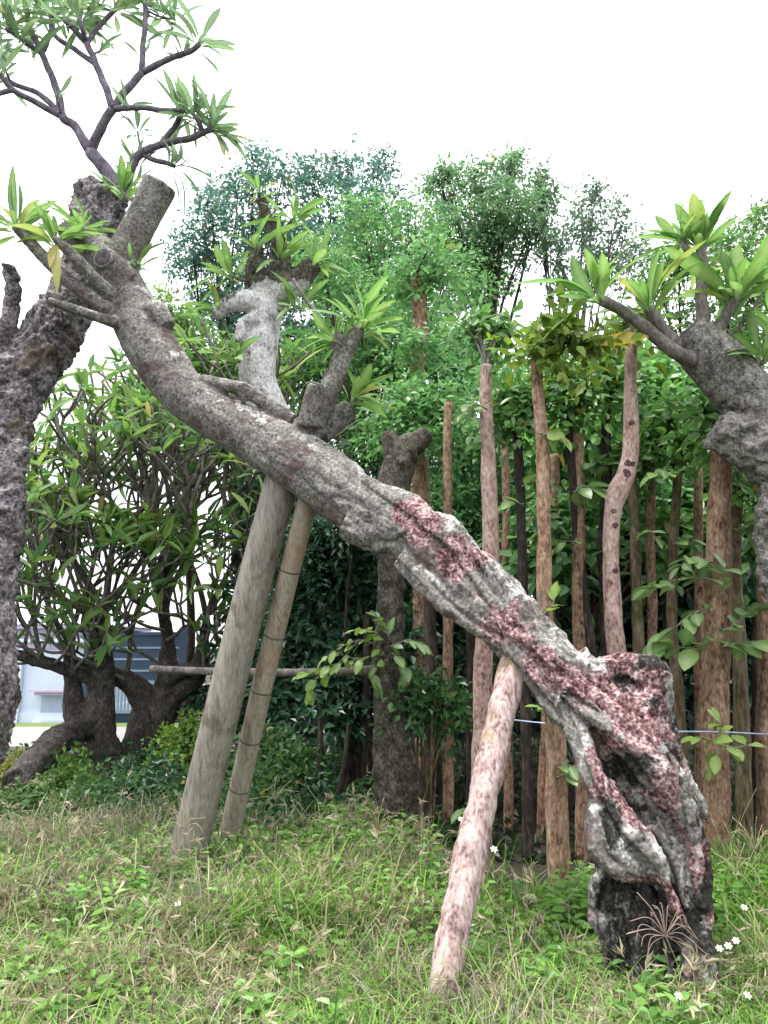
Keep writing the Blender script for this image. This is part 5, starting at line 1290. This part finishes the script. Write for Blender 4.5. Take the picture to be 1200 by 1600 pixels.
# plumed grass stalks
M_STRAW = plain('straw_stalk', (0.38, 0.33, 0.2), .8, 0, .2, 20)
M_RUST = plain('rusty_plume', (0.3, 0.21, 0.17), .8, 0, .25, 20)
def plume(px, py, D, L, nf, col, label, droop=1.0, fan=1.3, up=True):
    c = P(px, py, D)
    x0 = c[0] + random.uniform(-.12, .12); y0 = D + random.uniform(-.05, .1)
    g = gz1(x0, y0)
    root = thing('grass_plume', label, 'grass stalk', (x0, y0, g), 'plumed grass stalks')
    S = cr([(x0, y0, g - .02), ((x0 + c[0]) / 2 + .01, (y0 + D) / 2, (c[2] + g) * .52), tuple(c)], 6)
    MB().tube(S, np.linspace(.002, .0014, len(S)), 5).part('stalk', M_STRAW, root)
    mb = MB()
    for k in range(nf):
        a = (k + .5) / nf * 2 - 1 + random.uniform(-.1, .1)
        az = random.uniform(-.6, .6)
        d = np.array((math.sin(a * fan), az * .5, math.cos(a * fan) * (1 if up else -.3)))
        e = c + d * L * random.uniform(.5, 1.15)
        mid = c + d * L * random.uniform(.35, .55) + np.array((random.uniform(-.05, .05) * L, 0, random.uniform(0, .2) * L))
        e[2] -= droop * L * .35 * abs(a)
        SS = cr([c, mid, e], 5)
        mb.tube(SS, np.linspace(.0011, .0019, len(SS)), 4)
    mb.part('plume', col, root)
pl = 'feathery dry grass plume '
for (a, b, D, L, nf, col, lab, fan) in ((1040, 1462, 3.3, .17, 22, M_RUST, 'big rusty spreading grass plume in front of the twisted foot', 2.2), (590, 1300, 5.2, .2, 9, M_STRAW, pl + 'rising against the middle trunk', 1.0), (660, 1305, 5.2, .14, 8, M_STRAW, pl + 'just right of the middle trunk', .9),
                                        (572, 1345, 5.0, .16, 12, M_RUST, 'drooping reddish grass plume below the middle trunk', 1.8), (488, 1375, 4.7, .15, 14, M_RUST, 'reddish fan-shaped grass plume in the open lawn', 2.0), (620, 1345, 5.1, .12, 8, M_STRAW, pl + 'at the foot of the middle trunk', 1.6),
                                        (770, 1400, 4.5, .14, 10, M_STRAW, pl + 'at the foot of the rosy brown pole', 2.0), (430, 1250, 5.9, .18, 10, M_STRAW, pl + 'among the creepers by the slim bamboo post', 1.3), (285, 1295, 4.9, .16, 12, M_STRAW, pl + 'at the foot of the thick grey post', 1.5),
                                        (250, 1325, 4.8, .14, 10, M_STRAW, pl + 'left of the thick grey post', 1.6), (60, 1300, 5.4, .16, 12, M_STRAW, pl + 'by the pale leafed shrub', 1.4), (130, 1310, 5.2, .16, 12, M_STRAW, pl + 'among dry straw tufts', 1.5), (1180, 1330, 4.2, .2, 10, M_STRAW, pl + 'to the right of the stout brown trunk', 1.0),
                                        (1150, 1365, 4.2, .16, 9, M_STRAW, pl + 'at the foot of the slim mossy pole', 1.3), (905, 1380, 4.4, .12, 9, M_STRAW, pl + 'between the pale brown pole foot and the twisted foot', 2.0), (330, 1290, 5.2, .14, 10, M_RUST, 'reddish grass plume between the bamboo post feet', 1.5), (1060, 1545, 3.1, .1, 6, M_STRAW, pl + 'low under the big rusty one', 1.8), (930, 1590, 3.05, .12, 14, M_RUST, 'rusty plume low in the front grass left of the foot', 2.0)):
    plume(a, b, D, L, nf, col, lab, 1.0, fan)
# thin tall straws
for k in range(34):
    D = random.uniform(3.2, 5.4); a = random.choice([random.uniform(10, 420), random.uniform(420, 660), random.uniform(1120, 1195)])
    x0 = P(a, 1300, D)[0]; g = gz1(x0, D); h = random.uniform(.3, .62)
    S = cr([(x0, D, g - .02), (x0 + random.uniform(-.05, .05), D, g + h * .55), (x0 + random.uniform(-.2, .2), D + random.uniform(-.1, .1), g + h)], 6)
    o = MB().tube(S, np.linspace(.0026, .0014, len(S)), 4).part('grass_straw', M_STRAW, None)
    tag(o, 'single thin dry straw standing above the lawn', 'straw', 'tall dry straws in the lawn')

# white and yellow daisies
pet = plain('white_petal', (0.85, 0.85, 0.82), .7, 0, .04); eye = plain('yellow_eye', (0.7, 0.5, 0.03), .7)
stemm = plain('green_stem', (0.08, 0.16, 0.04), .7)
def daisy(px, py, D, label, group, R=.013, npet=6):
    c = P(px, py, D); g = gz1(c[0], D)
    root = thing('daisy', label, 'flower', (c[0], D, g), group)
    MB().tube(cr([(c[0] + .02, D + .02, g - .02), (c[0], D, (g + c[2]) / 2), tuple(c)], 4), .002, 5).part('stem', stemm, root)
    ax = nrm(np.array((random.uniform(-.3, .3), -.6, .8))); a = nrm(np.cross(ax, (1, 0, 0))); b = np.cross(ax, a)
    for k in range(npet):
        th = k * 6.283 / npet + .2
        d = math.cos(th) * a + math.sin(th) * b; s = np.cross(ax, d)
        p = [c + d * R * .2 - s * R * .1, c + d * R * .7 - s * R * .32, c + d * R * 1.15 - s * R * .12, c + d * R * 1.15 + s * R * .12, c + d * R * .7 + s * R * .32, c + d * R * .2 + s * R * .1]
        p = np.array(p); p2 = p + ax * .0015
        i = np.arange(6); j = (i + 1) % 6
        wpart('petal', np.vstack((p, p2)), [np.stack((i, j, 6 + j, 6 + i), 1), [(6, 7, 8, 9), (9, 10, 11, 6), (3, 2, 1, 0), (0, 5, 4, 3)]], pet, root, smooth=False)
    MB().tube([c - ax * .002, c + ax * .004, c + ax * .007], [R * .34, R * .32, R * .12], 8).part('flower_eye', eye, root)
for a, b, D in ((1138, 1478, 3.25), (1124, 1482, 3.3), (1163, 1418, 3.5), (1150, 1470, 3.3), (1168, 1555, 3.05), (1060, 1556, 3.02)):
    daisy(a, b, D, 'small white daisy with a yellow eye in the green weeds beside the twisted foot', 'daisies beside the twisted foot')
daisy(772, 1327, 4.1, 'white flower on a stem beside the peeled post', None, .018)
daisy(278, 1412, 4.1, 'small white flower in the lawn below the thick grey post', None, .016)
daisy(720, 1280, 4.3, 'small white flower left of the peeled post', None, .014)
